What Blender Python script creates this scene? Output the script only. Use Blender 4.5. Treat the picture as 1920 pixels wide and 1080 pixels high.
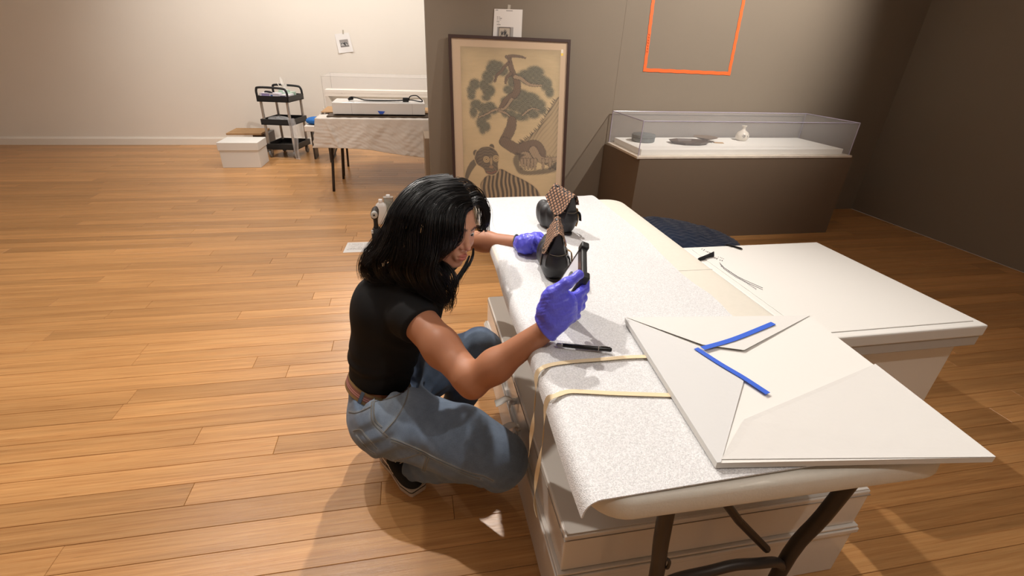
import bpy, bmesh, math, random
import numpy as np
from mathutils import Vector, Matrix
from mathutils.bvhtree import BVHTree
for o in list(bpy.data.objects): bpy.data.objects.remove(o)
sc = bpy.context.scene
COL = sc.collection
random.seed(4); rng = np.random.default_rng(4)

# ------------------------------------------------------------------ camera
FPX, PITCH, ROLL, YAW, HC, CX, CY = 880., math.radians(27.2), math.radians(-2.1), math.radians(11.3), 1.42, 941.5, 540.
_f = np.array([math.sin(YAW)*math.cos(PITCH), math.cos(YAW)*math.cos(PITCH), -math.sin(PITCH)])
_r = np.array([math.cos(YAW), -math.sin(YAW), 0.]); _d = np.cross(_f, _r)
_r, _d = math.cos(ROLL)*_r+math.sin(ROLL)*_d, -math.sin(ROLL)*_r+math.cos(ROLL)*_d
cam = bpy.data.cameras.new('camera'); cam_o = bpy.data.objects.new('camera', cam); COL.objects.link(cam_o)
M = Matrix.Identity(4)
for i in range(3):
    M[i][0] = _r[i]; M[i][1] = -_d[i]; M[i][2] = -_f[i]
M[2][3] = HC
cam_o.matrix_world = M
cam.sensor_fit = 'HORIZONTAL'; cam.sensor_width = 36; cam.lens = FPX/1920*36
cam.shift_x = (960-CX)/1920; cam.clip_start = .02; cam.clip_end = 60
sc.camera = cam_o

# ------------------------------------------------------------------ light
sc.view_settings.view_transform = 'Standard'; sc.view_settings.look = 'None'
sc.view_settings.gamma = 1; sc.view_settings.exposure = 0.12; sc.view_settings.use_curve_mapping = False
w = bpy.data.worlds.new('world'); sc.world = w; w.use_nodes = True
w.node_tree.nodes['Background'].inputs[0].default_value = (1, .96, .9, 1)
w.node_tree.nodes['Background'].inputs[1].default_value = .3
CEIL = 3.5
def spot(name, loc, to, power, ang=70, blend=.6, rad=.035, col=(1, .94, .875)):
    l = bpy.data.lights.new(name, 'SPOT'); l.energy = power; l.spot_size = math.radians(ang); l.spot_blend = blend
    l.shadow_soft_size = rad; l.color = col
    o = bpy.data.objects.new(name, l); COL.objects.link(o); o.location = loc
    o.rotation_euler = (Vector(to)-Vector(loc)).to_track_quat('-Z', 'Y').to_euler(); return o
def area(name, loc, size, power, col=(1, .97, .93), to=None):
    l = bpy.data.lights.new(name, 'AREA'); l.shape = 'RECTANGLE'; l.size, l.size_y = size; l.energy = power; l.color = col
    o = bpy.data.objects.new(name, l); COL.objects.link(o); o.location = loc
    return o
spot('key_spot', (-.75, 2.45, 3.2), (.80, 1.05, .75), 205, 60, .9)
spot('mid_fill_spot', (-1.8, 3.1, 3.3), (-1.5, 2.5, 0), 120, 75, .9)  # added unseen lamp, brightens the left middle floor
spot('back_spot', (.45, 3.3, 3.25), (-.15, .8, .2), 290, 85, .7)
spot('floor_fill_spot', (-2.6, .9, 3.3), (-2.0, 1.8, 0), 45, 60, .9)  # unseen fill over the left floor, softens the shadow there
spot('front_fill_spot', (1.3, -.3, 3.3), (.7, 1.1, .7), 58, 80, .9)  # unseen fill from the camera side for table, arm and face
spot('wall_spot', (3.2, 2.1, 3.3), (2.5, 4.1, 1.8), 430, 75, .9)
spot('wall_spot', (1.6, 1.9, 3.3), (1.2, 4.1, .9), 50, 80, .9)
spot('far_spot', (.6, 5.2, 3.3), (-.3, 7.7, 1.4), 205, 110, .9)
spot('far_front_fill_spot', (-.5, 2.5, 3.3), (-.4, 5.1, .5), 110, 50, .9)  # added unseen lamp, lifts the fronts of the far cloth and crate
spot('far_spot', (-2.6, 5.2, 3.3), (-1.9, 7.6, 1.0), 110, 90, .9)
spot('far_floor_spot', (-.9, 7.0, 3.3), (-.5, 4.8, 0), 110, 80, .8)
spot('left_spot', (-3.6, 2.2, 3.3), (-3.2, 4.2, 0), 120, 90, .9)
area('ceiling_fill', (-1.8, 2.0, CEIL-.03), (2.2, 3.5), 20)  # ceiling areas here are added soft fill, no fixtures seen
area('ceiling_fill', (1.6, .6, CEIL-.03), (2.0, 2.4), 15)
area('ceiling_fill', (-1.2, 6.0, CEIL-.03), (3.4, 2.0), 45)

# ------------------------------------------------------------------ picking helpers (pixel of the 1920x1080 frame -> point of the room)
CAMP = np.array([0, 0, HC])
def ray(x, y): return _f+_r*(x-CX)/FPX+_d*(y-CY)/FPX
def atz(x, y, z): v = ray(x, y); return CAMP+v*(z-HC)/v[2]
def aty(x, y, Y): v = ray(x, y); return CAMP+v*Y/v[1]
def atx(x, y, X): v = ray(x, y); return CAMP+v*X/v[0]
def atd(x, y, dep): return CAMP+ray(x, y)*dep

# ------------------------------------------------------------------ mesh helpers; a shape is (verts Nx3, faces list)
def join(*ms):
    V = []; F = []; n = 0
    for v, f in ms:
        v = np.asarray(v, float).reshape(-1, 3); V.append(v); F += [tuple(i+n for i in q) for q in f]; n += len(v)
    return np.concatenate(V), F
def box(lo, hi):
    x0, y0, z0 = lo; x1, y1, z1 = hi
    V = [(x0,y0,z0),(x1,y0,z0),(x1,y1,z0),(x0,y1,z0),(x0,y0,z1),(x1,y0,z1),(x1,y1,z1),(x0,y1,z1)]
    return np.array(V, float), [(0,3,2,1),(4,5,6,7),(0,1,5,4),(1,2,6,5),(2,3,7,6),(3,0,4,7)]
def rbox(lo, hi, r=.01, seg=2):
    bm = bmesh.new(); v, f = box(lo, hi); bv = [bm.verts.new(p) for p in v]
    for q in f: bm.faces.new([bv[i] for i in q])
    bmesh.ops.bevel(bm, geom=list(bm.edges), offset=r, segments=seg, affect='EDGES', profile=.5)
    bm.verts.index_update(); V = np.array([p.co[:] for p in bm.verts]); F = [tuple(p.index for p in q.verts) for q in bm.faces]; bm.free(); return V, F
def rot(m, ang, axis='Z', c=(0, 0, 0)):
    R = np.array(Matrix.Rotation(ang, 3, axis)); c = np.array(c); return (m[0]-c)@R.T+c, m[1]
def mv(m, d): return m[0]+np.array(d), m[1]
def prism(poly, z0, z1):
    n = len(poly); V = [(p[0], p[1], z0) for p in poly]+[(p[0], p[1], z1) for p in poly]
    F = [tuple(range(n))[::-1], tuple(range(n, 2*n))]+[(i, (i+1) % n, n+(i+1) % n, n+i) for i in range(n)]
    return np.array(V, float), F
def hull4(P, Q):  # loft between two polygons of equal count
    n = len(P); V = np.array(list(P)+list(Q), float)
    return V, [tuple(range(n))[::-1], tuple(range(n, 2*n))]+[(i, (i+1) % n, n+(i+1) % n, n+i) for i in range(n)]
def smooth_path(pts, n=6):
    pts = np.array(pts, float)
    if len(pts) < 3 or n < 1: return pts
    P = np.vstack([2*pts[0]-pts[1], pts, 2*pts[-1]-pts[-2]]); out = []
    for i in range(1, len(P)-2):
        for k in range(n):
            t = k/n; a, b, c, d = P[i-1:i+3]
            out.append(.5*((2*b)+(-a+c)*t+(2*a-5*b+4*c-d)*t*t+(-a+3*b-3*c+d)*t**3))
    out.append(pts[-1]); return np.array(out)
def frames(P):
    T = np.gradient(P, axis=0); T /= np.linalg.norm(T, axis=1)[:, None]+1e-9
    u = np.cross(T[0], [0, 0, 1.]);
    if np.linalg.norm(u) < .1: u = np.cross(T[0], [1., 0, 0])
    U = []; 
    for t in T:
        u = u-t*(u@t); u /= np.linalg.norm(u)+1e-9; U.append(u)
    U = np.array(U); return T, U, np.cross(T, U)
def tube(pts, r, seg=10, sm=0, caps=True, flat=1., ends=None):
    P = smooth_path(pts, sm) if sm else np.array(pts, float)
    R = np.interp(np.linspace(0, 1, len(P)), np.linspace(0, 1, len(r)), r) if hasattr(r, '__len__') else np.full(len(P), r)
    T, U, W = frames(P); a = np.linspace(0, 2*np.pi, seg, endpoint=False)
    V = (P[:, None]+R[:, None, None]*(np.cos(a)[None, :, None]*U[:, None]+flat*np.sin(a)[None, :, None]*W[:, None])).reshape(-1, 3)
    F = [(i*seg+j, i*seg+(j+1) % seg, (i+1)*seg+(j+1) % seg, (i+1)*seg+j) for i in range(len(P)-1) for j in range(seg)]
    if caps: F += [tuple(range(seg))[::-1], tuple(range((len(P)-1)*seg, len(P)*seg))]
    return V, F
def lathe(prof, c=(0, 0, 0), seg=24):
    a = np.linspace(0, 2*np.pi, seg, endpoint=False); V = []; n = len(prof)
    for r, z in prof: V += [(c[0]+r*math.cos(t), c[1]+r*math.sin(t), c[2]+z) for t in a]
    F = [(i*seg+j, i*seg+(j+1) % seg, (i+1)*seg+(j+1) % seg, (i+1)*seg+j) for i in range(n-1) for j in range(seg)]
    F += [tuple(range(seg))[::-1], tuple(range((n-1)*seg, n*seg))]
    return np.array(V), F
def grid(fn, nu, nv, th=0.):  # fn(u,v)->xyz arrays; th: thickness pushed along -normal
    u, v = np.meshgrid(np.linspace(0, 1, nu), np.linspace(0, 1, nv), indexing='ij'); P = np.stack(fn(u, v), -1)
    F = [(i*nv+j, (i+1)*nv+j, (i+1)*nv+j+1, i*nv+j+1) for i in range(nu-1) for j in range(nv-1)]
    V = P.reshape(-1, 3)
    if th:
        du = np.gradient(P, axis=0); dv = np.gradient(P, axis=1); N = np.cross(du, dv); N /= np.linalg.norm(N, axis=-1)[..., None]+1e-12
        Q = (P-N*th).reshape(-1, 3); n = len(V); V = np.vstack([V, Q]); F += [tuple(n+i for i in q[::-1]) for q in F]
        ring = [(i, 0) for i in range(nu)]+[(nu-1, j) for j in range(1, nv)]+[(i, nv-1) for i in range(nu-2, -1, -1)]+[(0, j) for j in range(nv-2, 0, -1)]
        ids = [i*nv+j for i, j in ring]; m = len(ids)
        F += [(ids[(k+1) % m], ids[k], n+ids[k], n+ids[(k+1) % m]) for k in range(m)]
    return V, F
def ribbon(pts, w, th=.0008, side=None, sm=6, wv=0):
    P = smooth_path(pts, sm); T = np.gradient(P, axis=0); T /= np.linalg.norm(T, axis=1)[:, None]+1e-9
    if side is None: side = (0, 0, 1)
    S = np.array([np.cross(t, side) if not callable(side) else side(i/(len(P)-1.), t) for i, t in enumerate(T)]); S /= np.linalg.norm(S, axis=1)[:, None]+1e-9
    if wv:
        N0 = np.cross(S, T); a = np.sin(np.linspace(0, wv, len(P)))*.9*np.linspace(0, 1, len(P)); S = S*np.cos(a)[:, None]+N0*np.sin(a)[:, None]
    N = np.cross(S, T); N /= np.linalg.norm(N, axis=1)[:, None]+1e-9
    A = P+S*w/2; B = P-S*w/2; V = np.stack([A, B, B+N*th, A+N*th], 1).reshape(-1, 3); n = len(P)
    F = [(i*4+j, i*4+(j+1) % 4, i*4+4+(j+1) % 4, i*4+4+j) for i in range(n-1) for j in range(4)]+[(3, 2, 1, 0), ((n-1)*4, (n-1)*4+1, (n-1)*4+2, (n-1)*4+3)]
    return V, F

ORG = {}
def empty(name, loc, label, cat, group=None):
    o = bpy.data.objects.new(name, None); COL.objects.link(o); o.location = tuple(loc); o.empty_display_size = .05
    ORG[o.name] = np.array(loc, float); tag(o, label, cat, group); return o
def tag(o, label=None, cat=None, group=None, kind=None):
    for k, v in (('label', label), ('category', cat), ('group', group), ('kind', kind)):
        if v: o[k] = v
    return o
def obj(name, m, mat, parent=None, smooth=False, auto=None, col=None, loc=None, fix=False):
    V, F = m; V = np.asarray(V, float)
    org = np.zeros(3)
    if parent is not None: org = ORG[parent.name]
    elif loc is not None: org = np.array(loc, float)
    me = bpy.data.meshes.new(name); 
    if len(F) > 5000 and len(set(map(len, F[:50]))) == 1 and isinstance(F, np.ndarray):
        k = F.shape[1]; me.vertices.add(len(V)); me.vertices.foreach_set('co', (V-org).astype('f').ravel())
        me.loops.add(F.size); me.loops.foreach_set('vertex_index', F.ravel().astype('i')); me.polygons.add(len(F))
        me.polygons.foreach_set('loop_start', np.arange(0, F.size, k, dtype='i')); me.polygons.foreach_set('loop_total', np.full(len(F), k, 'i')); me.update(calc_edges=True)
    else:
        me.from_pydata((V-org).tolist(), [], [tuple(int(i) for i in q) for q in F]); me.update()
    if fix:
        bm = bmesh.new(); bm.from_mesh(me); bmesh.ops.recalc_face_normals(bm, faces=bm.faces); bm.to_mesh(me); bm.free()
    if mat: me.materials.append(mat)
    if smooth: me.polygons.foreach_set('use_smooth', np.ones(len(me.polygons), bool))
    if auto is not None: 
        me.polygons.foreach_set('use_smooth', np.ones(len(me.polygons), bool)); me.set_sharp_from_angle(angle=math.radians(auto))
    if col is not None:
        a = me.color_attributes.new('Col', 'FLOAT_COLOR', 'POINT'); c = np.ones((len(V), 4), 'f'); c[:, :3] = col; a.data.foreach_set('color', c.ravel())
    o = bpy.data.objects.new(name, me); COL.objects.link(o)
    if parent is not None: o.parent = parent
    else: o.location = tuple(org)
    ORG[o.name] = org; return o

# ------------------------------------------------------------------ signed distance helpers, meshed by surface nets
def _n(P): return np.sqrt((P*P).sum(-1))
def cap(P, a, b, ra, rb=None):
    rb = ra if rb is None else rb; a = np.array(a, 'f'); b = np.array(b, 'f'); ba = b-a
    t = np.clip(((P-a)@ba)/(ba@ba), 0, 1); return _n(P-a-t[:, None]*ba)-(ra+(rb-ra)*t)
def ell(P, c, r, R=None):
    q = P-np.array(c, 'f')
    if R is not None: q = q@np.array(R, 'f')
    r = np.array(r, 'f'); k0 = _n(q/r); k1 = _n(q/(r*r))+1e-9; return k0*(k0-1)/k1
def sbox(P, c, b, rad=.005, R=None):
    q = P-np.array(c, 'f')
    if R is not None: q = q@np.array(R, 'f')
    q = np.abs(q)-(np.array(b, 'f')-rad); return _n(np.maximum(q, 0))+np.minimum(q.max(-1), 0)-rad
def smin(a, b, k=.02):
    h = np.clip(.5+.5*(b-a)/k, 0, 1); return b*(1-h)+a*h-k*h*(1-h)
def smax(a, b, k=.01): return -smin(-a, -b, k)
def plane(P, p, n): n = np.array(n, 'f'); n = n/np.linalg.norm(n); return (P-np.array(p, 'f'))@n
def nz(P, f, s=0):
    x, y, z = P[:, 0]*f, P[:, 1]*f, P[:, 2]*f
    return (np.sin(x+1.7*np.sin(y*.9+s)+s)*np.cos(y+1.3*np.sin(z*1.1+s*2))+np.sin(z*1.2+1.9*np.sin(x*.8-s)+s*3))*.5
def nets(fn, lo, hi, h, B=8):
    lo = np.array(lo, 'f'); hi = np.array(hi, 'f'); nb = np.ceil((hi-lo)/h/B).astype(int); n = nb*B
    ax = [lo[i]+h*B*(np.arange(nb[i])+.5) for i in range(3)]
    C = np.stack(np.meshgrid(*ax, indexing='ij'), -1).reshape(-1, 3).astype('f'); d = fn(C)
    V = np.repeat(np.repeat(np.repeat(d.reshape(nb), B, 0), B, 1), B, 2).astype('f')
    act = np.argwhere(np.abs(d.reshape(nb)) < h*B*1.35)
    o = np.stack(np.meshgrid(*[np.arange(B)]*3, indexing='ij'), -1).reshape(-1, 3)
    for s in range(0, len(act), 400):
        I = (act[s:s+400, None]*B+o[None]).reshape(-1, 3); V[I[:, 0], I[:, 1], I[:, 2]] = fn((lo+h*I).astype('f'))
    V[0] = V[-1] = 9; V[:, 0] = V[:, -1] = 9; V[:, :, 0] = V[:, :, -1] = 9
    S = V < 0; c = S[:-1, :-1, :-1].astype('i1')
    cnt = np.zeros(c.shape, 'i1')
    offs = [(i, j, k) for i in (0, 1) for j in (0, 1) for k in (0, 1)]
    for (i, j, k) in offs: cnt += S[i:n[0]-1+i, j:n[1]-1+j, k:n[2]-1+k]
    cell = np.argwhere((cnt > 0) & (cnt < 8)); idx = np.full(c.shape, -1, 'i4'); idx[cell[:, 0], cell[:, 1], cell[:, 2]] = np.arange(len(cell))
    acc = np.zeros((len(cell), 3)); m = np.zeros(len(cell))
    for a in offs:
        for k in range(3):
            if a[k]: continue
            b = list(a); b[k] = 1; A = cell+a; Bq = cell+b
            v0 = V[A[:, 0], A[:, 1], A[:, 2]]; v1 = V[Bq[:, 0], Bq[:, 1], Bq[:, 2]]; x = (v0 < 0) != (v1 < 0)
            t = np.where(x, v0/np.where(x, v0-v1, 1), 0); p = np.tile(np.array(a, float), (len(cell), 1)); p[:, k] = t
            acc += p*x[:, None]; m += x
    P = lo+h*(cell+acc/m[:, None]); Fs = []
    for k in range(3):
        a1, a2 = (k+1) % 3, (k+2) % 3
        s0 = [slice(0, n[i]) for i in range(3)]; s1 = list(s0); s0[k] = slice(0, n[k]-1); s1[k] = slice(1, n[k])
        e = np.argwhere(S[tuple(s0)] != S[tuple(s1)]); e = e[(e[:, a1] > 0) & (e[:, a2] > 0) & (e[:, a1] < n[a1]-1) & (e[:, a2] < n[a2]-1)]
        u1 = np.zeros(3, int); u1[a1] = 1; u2 = np.zeros(3, int); u2[a2] = 1
        q = [idx[tuple((e-x).T)] for x in (u1+u2, u2, 0*u1, u1)]; Q = np.stack(q, 1)
        fl = ~S[tuple(e.T)]; Q[fl] = Q[fl][:, ::-1]; Fs.append(Q)
    Fq = np.concatenate(Fs); Fq = Fq[(Fq >= 0).all(1)]
    return P, Fq
def relax(m, it=1, w=.5):
    P, F = m; P = P.copy(); e = np.concatenate([F[:, [0, 1]], F[:, [1, 2]], F[:, [2, 3]], F[:, [3, 0]]]); e = np.concatenate([e, e[:, ::-1]])
    cnt = np.bincount(e[:, 0], minlength=len(P))[:, None]+1e-9
    for _ in range(it):
        a = np.stack([np.bincount(e[:, 0], weights=P[e[:, 1], k], minlength=len(P)) for k in range(3)], 1)/cnt; P = P*(1-w)+a*w
    return P, F

# ------------------------------------------------------------------ materials
def lin(c):
    if isinstance(c, str): c = [int(c[i:i+2], 16)/255 for i in (1, 3, 5)]
    return tuple(x/12.92 if x <= .04045 else ((x+.055)/1.055)**2.4 for x in c)
def srgb(r, g, b): return lin((r/255, g/255, b/255))
def mat(name, color, rough=.5, metal=0., spec=.5, bump=None, attr=False, var=0., sss=0., coat=0., trans=0., ior=1.45, alpha=1., sheen=0.):
    m = bpy.data.materials.new(name); m.use_nodes = True; nt = m.node_tree; N = nt.nodes; L = nt.links; b = N['Principled BSDF']
    c = color if not isinstance(color, str) else lin(color)
    b.inputs['Base Color'].default_value = (*c, 1); b.inputs['Roughness'].default_value = rough; b.inputs['Metallic'].default_value = metal
    b.inputs['Specular IOR Level'].default_value = spec; b.inputs['IOR'].default_value = ior
    if coat: b.inputs['Coat Weight'].default_value = coat; b.inputs['Coat Roughness'].default_value = .15
    if trans: b.inputs['Transmission Weight'].default_value = trans
    if alpha < 1: b.inputs['Alpha'].default_value = alpha
    if sheen: b.inputs['Sheen Weight'].default_value = sheen
    if sss: b.inputs['Subsurface Weight'].default_value = sss; b.inputs['Subsurface Radius'].default_value = (.012, .005, .003); b.inputs['Subsurface Scale'].default_value = 1
    out = None
    if attr: a = N.new('ShaderNodeAttribute'); a.attribute_name = 'Col'; out = a.outputs['Color']
    tc = N.new('ShaderNodeTexCoord')
    if var:
        n = N.new('ShaderNodeTexNoise'); n.inputs['Scale'].default_value = var[0]; n.inputs['Detail'].default_value = 4; L.new(tc.outputs['Object'], n.inputs['Vector'])
        mr = N.new('ShaderNodeMapRange'); mr.inputs[1].default_value = .25; mr.inputs[2].default_value = .75; mr.inputs[3].default_value = 1-var[1]; mr.inputs[4].default_value = 1+var[1]; L.new(n.outputs['Fac'], mr.inputs[0])
        mx = N.new('ShaderNodeVectorMath'); mx.operation = 'SCALE'; L.new(mr.outputs[0], mx.inputs['Scale'])
        if out: L.new(out, mx.inputs[0])
        else: mx.inputs[0].default_value = c
        out = mx.outputs[0]
    if out: L.new(out, b.inputs['Base Color'])
    if bump:
        n = N.new('ShaderNodeTexNoise'); n.inputs['Scale'].default_value = bump[0]; n.inputs['Detail'].default_value = 3; L.new(tc.outputs['Object'], n.inputs['Vector'])
        bp = N.new('ShaderNodeBump'); bp.inputs['Strength'].default_value = 1; bp.inputs['Distance'].default_value = bump[1]; L.new(n.outputs['Fac'], bp.inputs['Height']); L.new(bp.outputs[0], b.inputs['Normal'])
    return m
# ------------------------------------------------------------------ palette
M_white = mat('white_paint', srgb(236, 230, 220), .75, var=(1.5, .02))
M_ceil = mat('ceiling_paint', srgb(235, 232, 226), .9)
M_brown = mat('taupe_paint', srgb(132, 120, 105), .8, var=(1.2, .03), bump=(180, .0003))
M_brown2 = mat('taupe_plinth_paint', srgb(118, 101, 84), .75, bump=(150, .0003))
M_plastic = mat('white_table_plastic', srgb(222, 217, 205), .5, bump=(260, .0004), var=(60, .02))
M_metal = mat('dark_leg_metal', srgb(62, 56, 52), .45, .4)
M_gloss = mat('white_gloss_laminate', srgb(218, 212, 204), .16, coat=.4, bump=(9, .0012))
M_card = mat('white_card', srgb(222, 220, 215), .7, bump=(90, .0002))
M_tan = mat('tan_cardboard', srgb(176, 140, 100), .8, var=(30, .05))
M_black = mat('black_plastic', srgb(30, 31, 32), .45)
M_alu = mat('brushed_aluminium', srgb(190, 186, 180), .35, .8)
M_paper = mat('white_paper', srgb(238, 236, 234), .8)
M_blue = mat('blue_painters_tape', srgb(56, 98, 205), .65, bump=(300, .0002))
M_orange = mat('orange_tape', srgb(255, 108, 50), .55, bump=(80, .0004))
M_cot = mat('cream_cotton_tape', srgb(228, 208, 172), .85, bump=(700, .0003))
M_col = mat('painted_colour', (1, 1, 1), .6, attr=True)
M_colg = mat('printed_gloss', (1, 1, 1), .25, attr=True)

def plank_material():
    m = bpy.data.materials.new('bamboo'); m.use_nodes = True; nt = m.node_tree; N = nt.nodes; L = nt.links; b = N['Principled BSDF']
    tc = N.new('ShaderNodeTexCoord'); at = N.new('ShaderNodeAttribute'); at.attribute_name = 'Col'
    sep = N.new('ShaderNodeSeparateColor'); L.new(at.outputs['Color'], sep.inputs[0])
    off = N.new('ShaderNodeCombineXYZ'); mu = N.new('ShaderNodeMath'); mu.operation = 'MULTIPLY'; mu.inputs[1].default_value = 37.; L.new(sep.outputs[1], mu.inputs[0]); L.new(mu.outputs[0], off.inputs[0]); L.new(mu.outputs[0], off.inputs[2])
    add = N.new('ShaderNodeVectorMath'); add.operation = 'ADD'; L.new(tc.outputs['Object'], add.inputs[0]); L.new(off.outputs[0], add.inputs[1])
    def noise(scale3, sc, det=4, rough=.6):
        mp = N.new('ShaderNodeMapping'); mp.inputs['Scale'].default_value = scale3; L.new(add.outputs[0], mp.inputs['Vector'])
        n = N.new('ShaderNodeTexNoise'); n.inputs['Scale'].default_value = sc; n.inputs['Detail'].default_value = det; n.inputs['Roughness'].default_value = rough; L.new(mp.outputs[0], n.inputs['Vector']); return n
    g1 = noise((1.2, 60, 1), 2.2); g2 = noise((4, 260, 1), 2.0); wide = noise((.35, 9, 1), 3.0, 2)
    r1 = N.new('ShaderNodeValToRGB'); e = r1.color_ramp.elements; e[0].position = .3; e[0].color = (*srgb(176, 120, 70), 1); e[1].position = .72; e[1].color = (*srgb(222, 172, 114), 1)
    x = e.new(.5) if False else r1.color_ramp.elements.new(.5); x.color = (*srgb(204, 151, 95), 1)
    mixn = N.new('ShaderNodeMath'); mixn.operation = 'MULTIPLY_ADD'; mixn.inputs[1].default_value = .45; L.new(g2.outputs['Fac'], mixn.inputs[0])
    hf = N.new('ShaderNodeMath'); hf.operation = 'MULTIPLY'; hf.inputs[1].default_value = .55; L.new(g1.outputs['Fac'], hf.inputs[0]); L.new(hf.outputs[0], mixn.inputs[2]); L.new(mixn.outputs[0], r1.inputs[0])
    # bamboo nodes: short dark bars per 20 mm strip
    mp = N.new('ShaderNodeMapping'); mp.inputs['Scale'].default_value = (3.6, 50, 1); L.new(add.outputs[0], mp.inputs['Vector'])
    v = N.new('ShaderNodeTexVoronoi'); v.inputs['Scale'].default_value = 1.; v.inputs['Randomness'].default_value = 1; L.new(mp.outputs[0], v.inputs['Vector'])
    kr = N.new('ShaderNodeMapRange'); kr.inputs[1].default_value = .03; kr.inputs[2].default_value = .11; kr.inputs[3].default_value = .72; kr.inputs[4].default_value = 1.; L.new(v.outputs['Distance'], kr.inputs[0])
    wr = N.new('ShaderNodeMapRange'); wr.inputs[1].default_value = .3; wr.inputs[2].default_value = .7; wr.inputs[3].default_value = .86; wr.inputs[4].default_value = 1.1; L.new(wide.outputs['Fac'], wr.inputs[0])
    tr = N.new('ShaderNodeMapRange'); tr.inputs[3].default_value = .74; tr.inputs[4].default_value = 1.02; L.new(sep.outputs[0], tr.inputs[0])
    m1 = N.new('ShaderNodeMath'); m1.operation = 'MULTIPLY'; L.new(kr.outputs[0], m1.inputs[0]); L.new(wr.outputs[0], m1.inputs[1])
    m2 = N.new('ShaderNodeMath'); m2.operation = 'MULTIPLY'; L.new(m1.outputs[0], m2.inputs[0]); L.new(tr.outputs[0], m2.inputs[1])
    sc_ = N.new('ShaderNodeVectorMath'); sc_.operation = 'SCALE'; L.new(r1.outputs[0], sc_.inputs[0]); L.new(m2.outputs[0], sc_.inputs['Scale'])
    L.new(sc_.outputs[0], b.inputs['Base Color']); b.inputs['Roughness'].default_value = .3; b.inputs['Specular IOR Level'].default_value = .45
    bp = N.new('ShaderNodeBump'); bp.inputs['Distance'].default_value = .0003; L.new(g2.outputs['Fac'], bp.inputs['Height']); L.new(bp.outputs[0], b.inputs['Normal'])
    return m
M_floor = plank_material(); M_under = mat('subfloor', srgb(70, 45, 28), .9)

# ------------------------------------------------------------------ room
XL, XR, YN, YF, YP = -6.5, 4.6, -2.4, 7.75, 4.1
def struct(name, m, mt, parent=None):
    o = obj(name, m, mt, parent)
    if parent is None: o['kind'] = 'structure'
    return o
floor = struct('floor', box((XL, YN, -.06), (XR, YF, -.012)), M_under)
PW = .0965
def plank(x0, x1, y0, y1, tint, seed):
    g = .0005; c = .0012; z0 = -.012
    a = [(x0+g, y0+g), (x1-g, y0+g), (x1-g, y1-g), (x0+g, y1-g)]; bq = [(x0+g+c, y0+g+c), (x1-g-c, y0+g+c), (x1-g-c, y1-g-c), (x0+g+c, y1-g-c)]
    V = np.array([(*p, z0) for p in a]+[(*p, -.0014) for p in a]+[(*p, 0) for p in bq])
    F = [(8, 9, 10, 11)]
    for i in range(4):
        j = (i+1) % 4; F += [(i, j, 4+j, 4+i), (4+i, 4+j, 8+j, 8+i)]
    return V, F, np.tile([tint, seed, 0], (12, 1))
far_V = []; far_F = []; far_C = []; nfar = 0; near_n = 0
row = 0; y = .0
y = -.0085-PW*24
while y < YF:
    x = XL-random.random()*1.8
    while x < XR:
        L_ = random.choice([1.83, 1.83, 1.2, .92, 1.83]); x1 = min(x+L_, XR); x0 = max(x, XL)
        if x1 > x0+.05:
            V, F, Cc = plank(x0, x1, y, y+PW, random.random(), random.random())
            vis = (.45 < y < 3.75) and x1 > -.95-y*.75 and x0 < 1.3+y*.62
            if vis and near_n < 250:
                near_n += 1; obj('plank', (V, F), M_floor, floor, col=Cc)
            else:
                far_V.append(V); far_C.append(Cc); far_F += [tuple(i+nfar for i in q) for q in F]; nfar += len(V)
        x += L_
    y += PW
o = obj('distant_planks', (np.concatenate(far_V), far_F), M_floor, floor, col=np.concatenate(far_C)); o['kind'] = 'stuff'
struct('ceiling', box((XL-.1, YN-.1, CEIL), (XR+.1, YF+.15, CEIL+.1)), M_ceil)
struct('wall_far', box((XL, YF, 0), (XR, YF+.12, CEIL)), M_white)
struct('wall_left', box((XL-.12, YN, 0), (XL, YF+.12, CEIL)), M_white)
struct('wall_right', box((XR, YN, 0), (XR+.12, YF+.12, CEIL)), M_brown)
struct('wall_near', box((XL-.12, YN-.12, 0), (XR+.12, YN, CEIL)), M_white)
def skirting(name, x0, x1, y, h=.105, s=-1):
    prof = [(0, 0), (s*.018, 0), (s*.018, h-.02), (s*.012, h-.012), (s*.008, h), (0, h)]
    P = [(x0, y+a, z) for a, z in prof]; Q = [(x1, y+a, z) for a, z in prof]
    return struct(name, hull4(P, Q), M_white)
skirting('baseboard_far', XL, XR, YF)
pw = struct('wall_middle', box((.155, YP, 0), (XR, YP+.14, CEIL)), M_brown)
# painted panel seam on the partition: right-hand panel 2 mm proud
struct('trim_1', box((1.742, YP-.0012, 0), (XR, YP, CEIL-.01)), M_brown)
# ------------------------------------------------------------------ far end of the room
def paper_sheet(name, corners, label, cat, cols, wall=True, nu=40, nv=52, th=.0004, curl=.004):
    a, b, c, d = [np.array(p, float) for p in corners]  # TL TR BR BL
    def fn(u, v):
        P = (a*(1-u[..., None])+b*u[..., None])*(1-v[..., None])+(d*(1-u[..., None])+c*u[..., None])*v[..., None]
        n = np.cross(b-a, d-a); n /= np.linalg.norm(n); P = P-n*(curl*(np.abs(u-.5)*2)[..., None]**2*v[..., None]**2)
        return P[..., 0], P[..., 1], P[..., 2]
    m = grid(fn, nu, nv); u, v = np.meshgrid(np.linspace(0, 1, nu), np.linspace(0, 1, nv), indexing='ij')
    col = cols(u.ravel(), v.ravel()); o = obj(name, m, M_col, None, col=col, loc=(a+c)/2, smooth=True); return tag(o, label, cat)
W = lambda u, c: np.tile(np.array(c, float), (len(u), 1))
def h2(a, b): return (np.sin(a*127.1+b*311.7)*43758.5453) % 1.0
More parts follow.
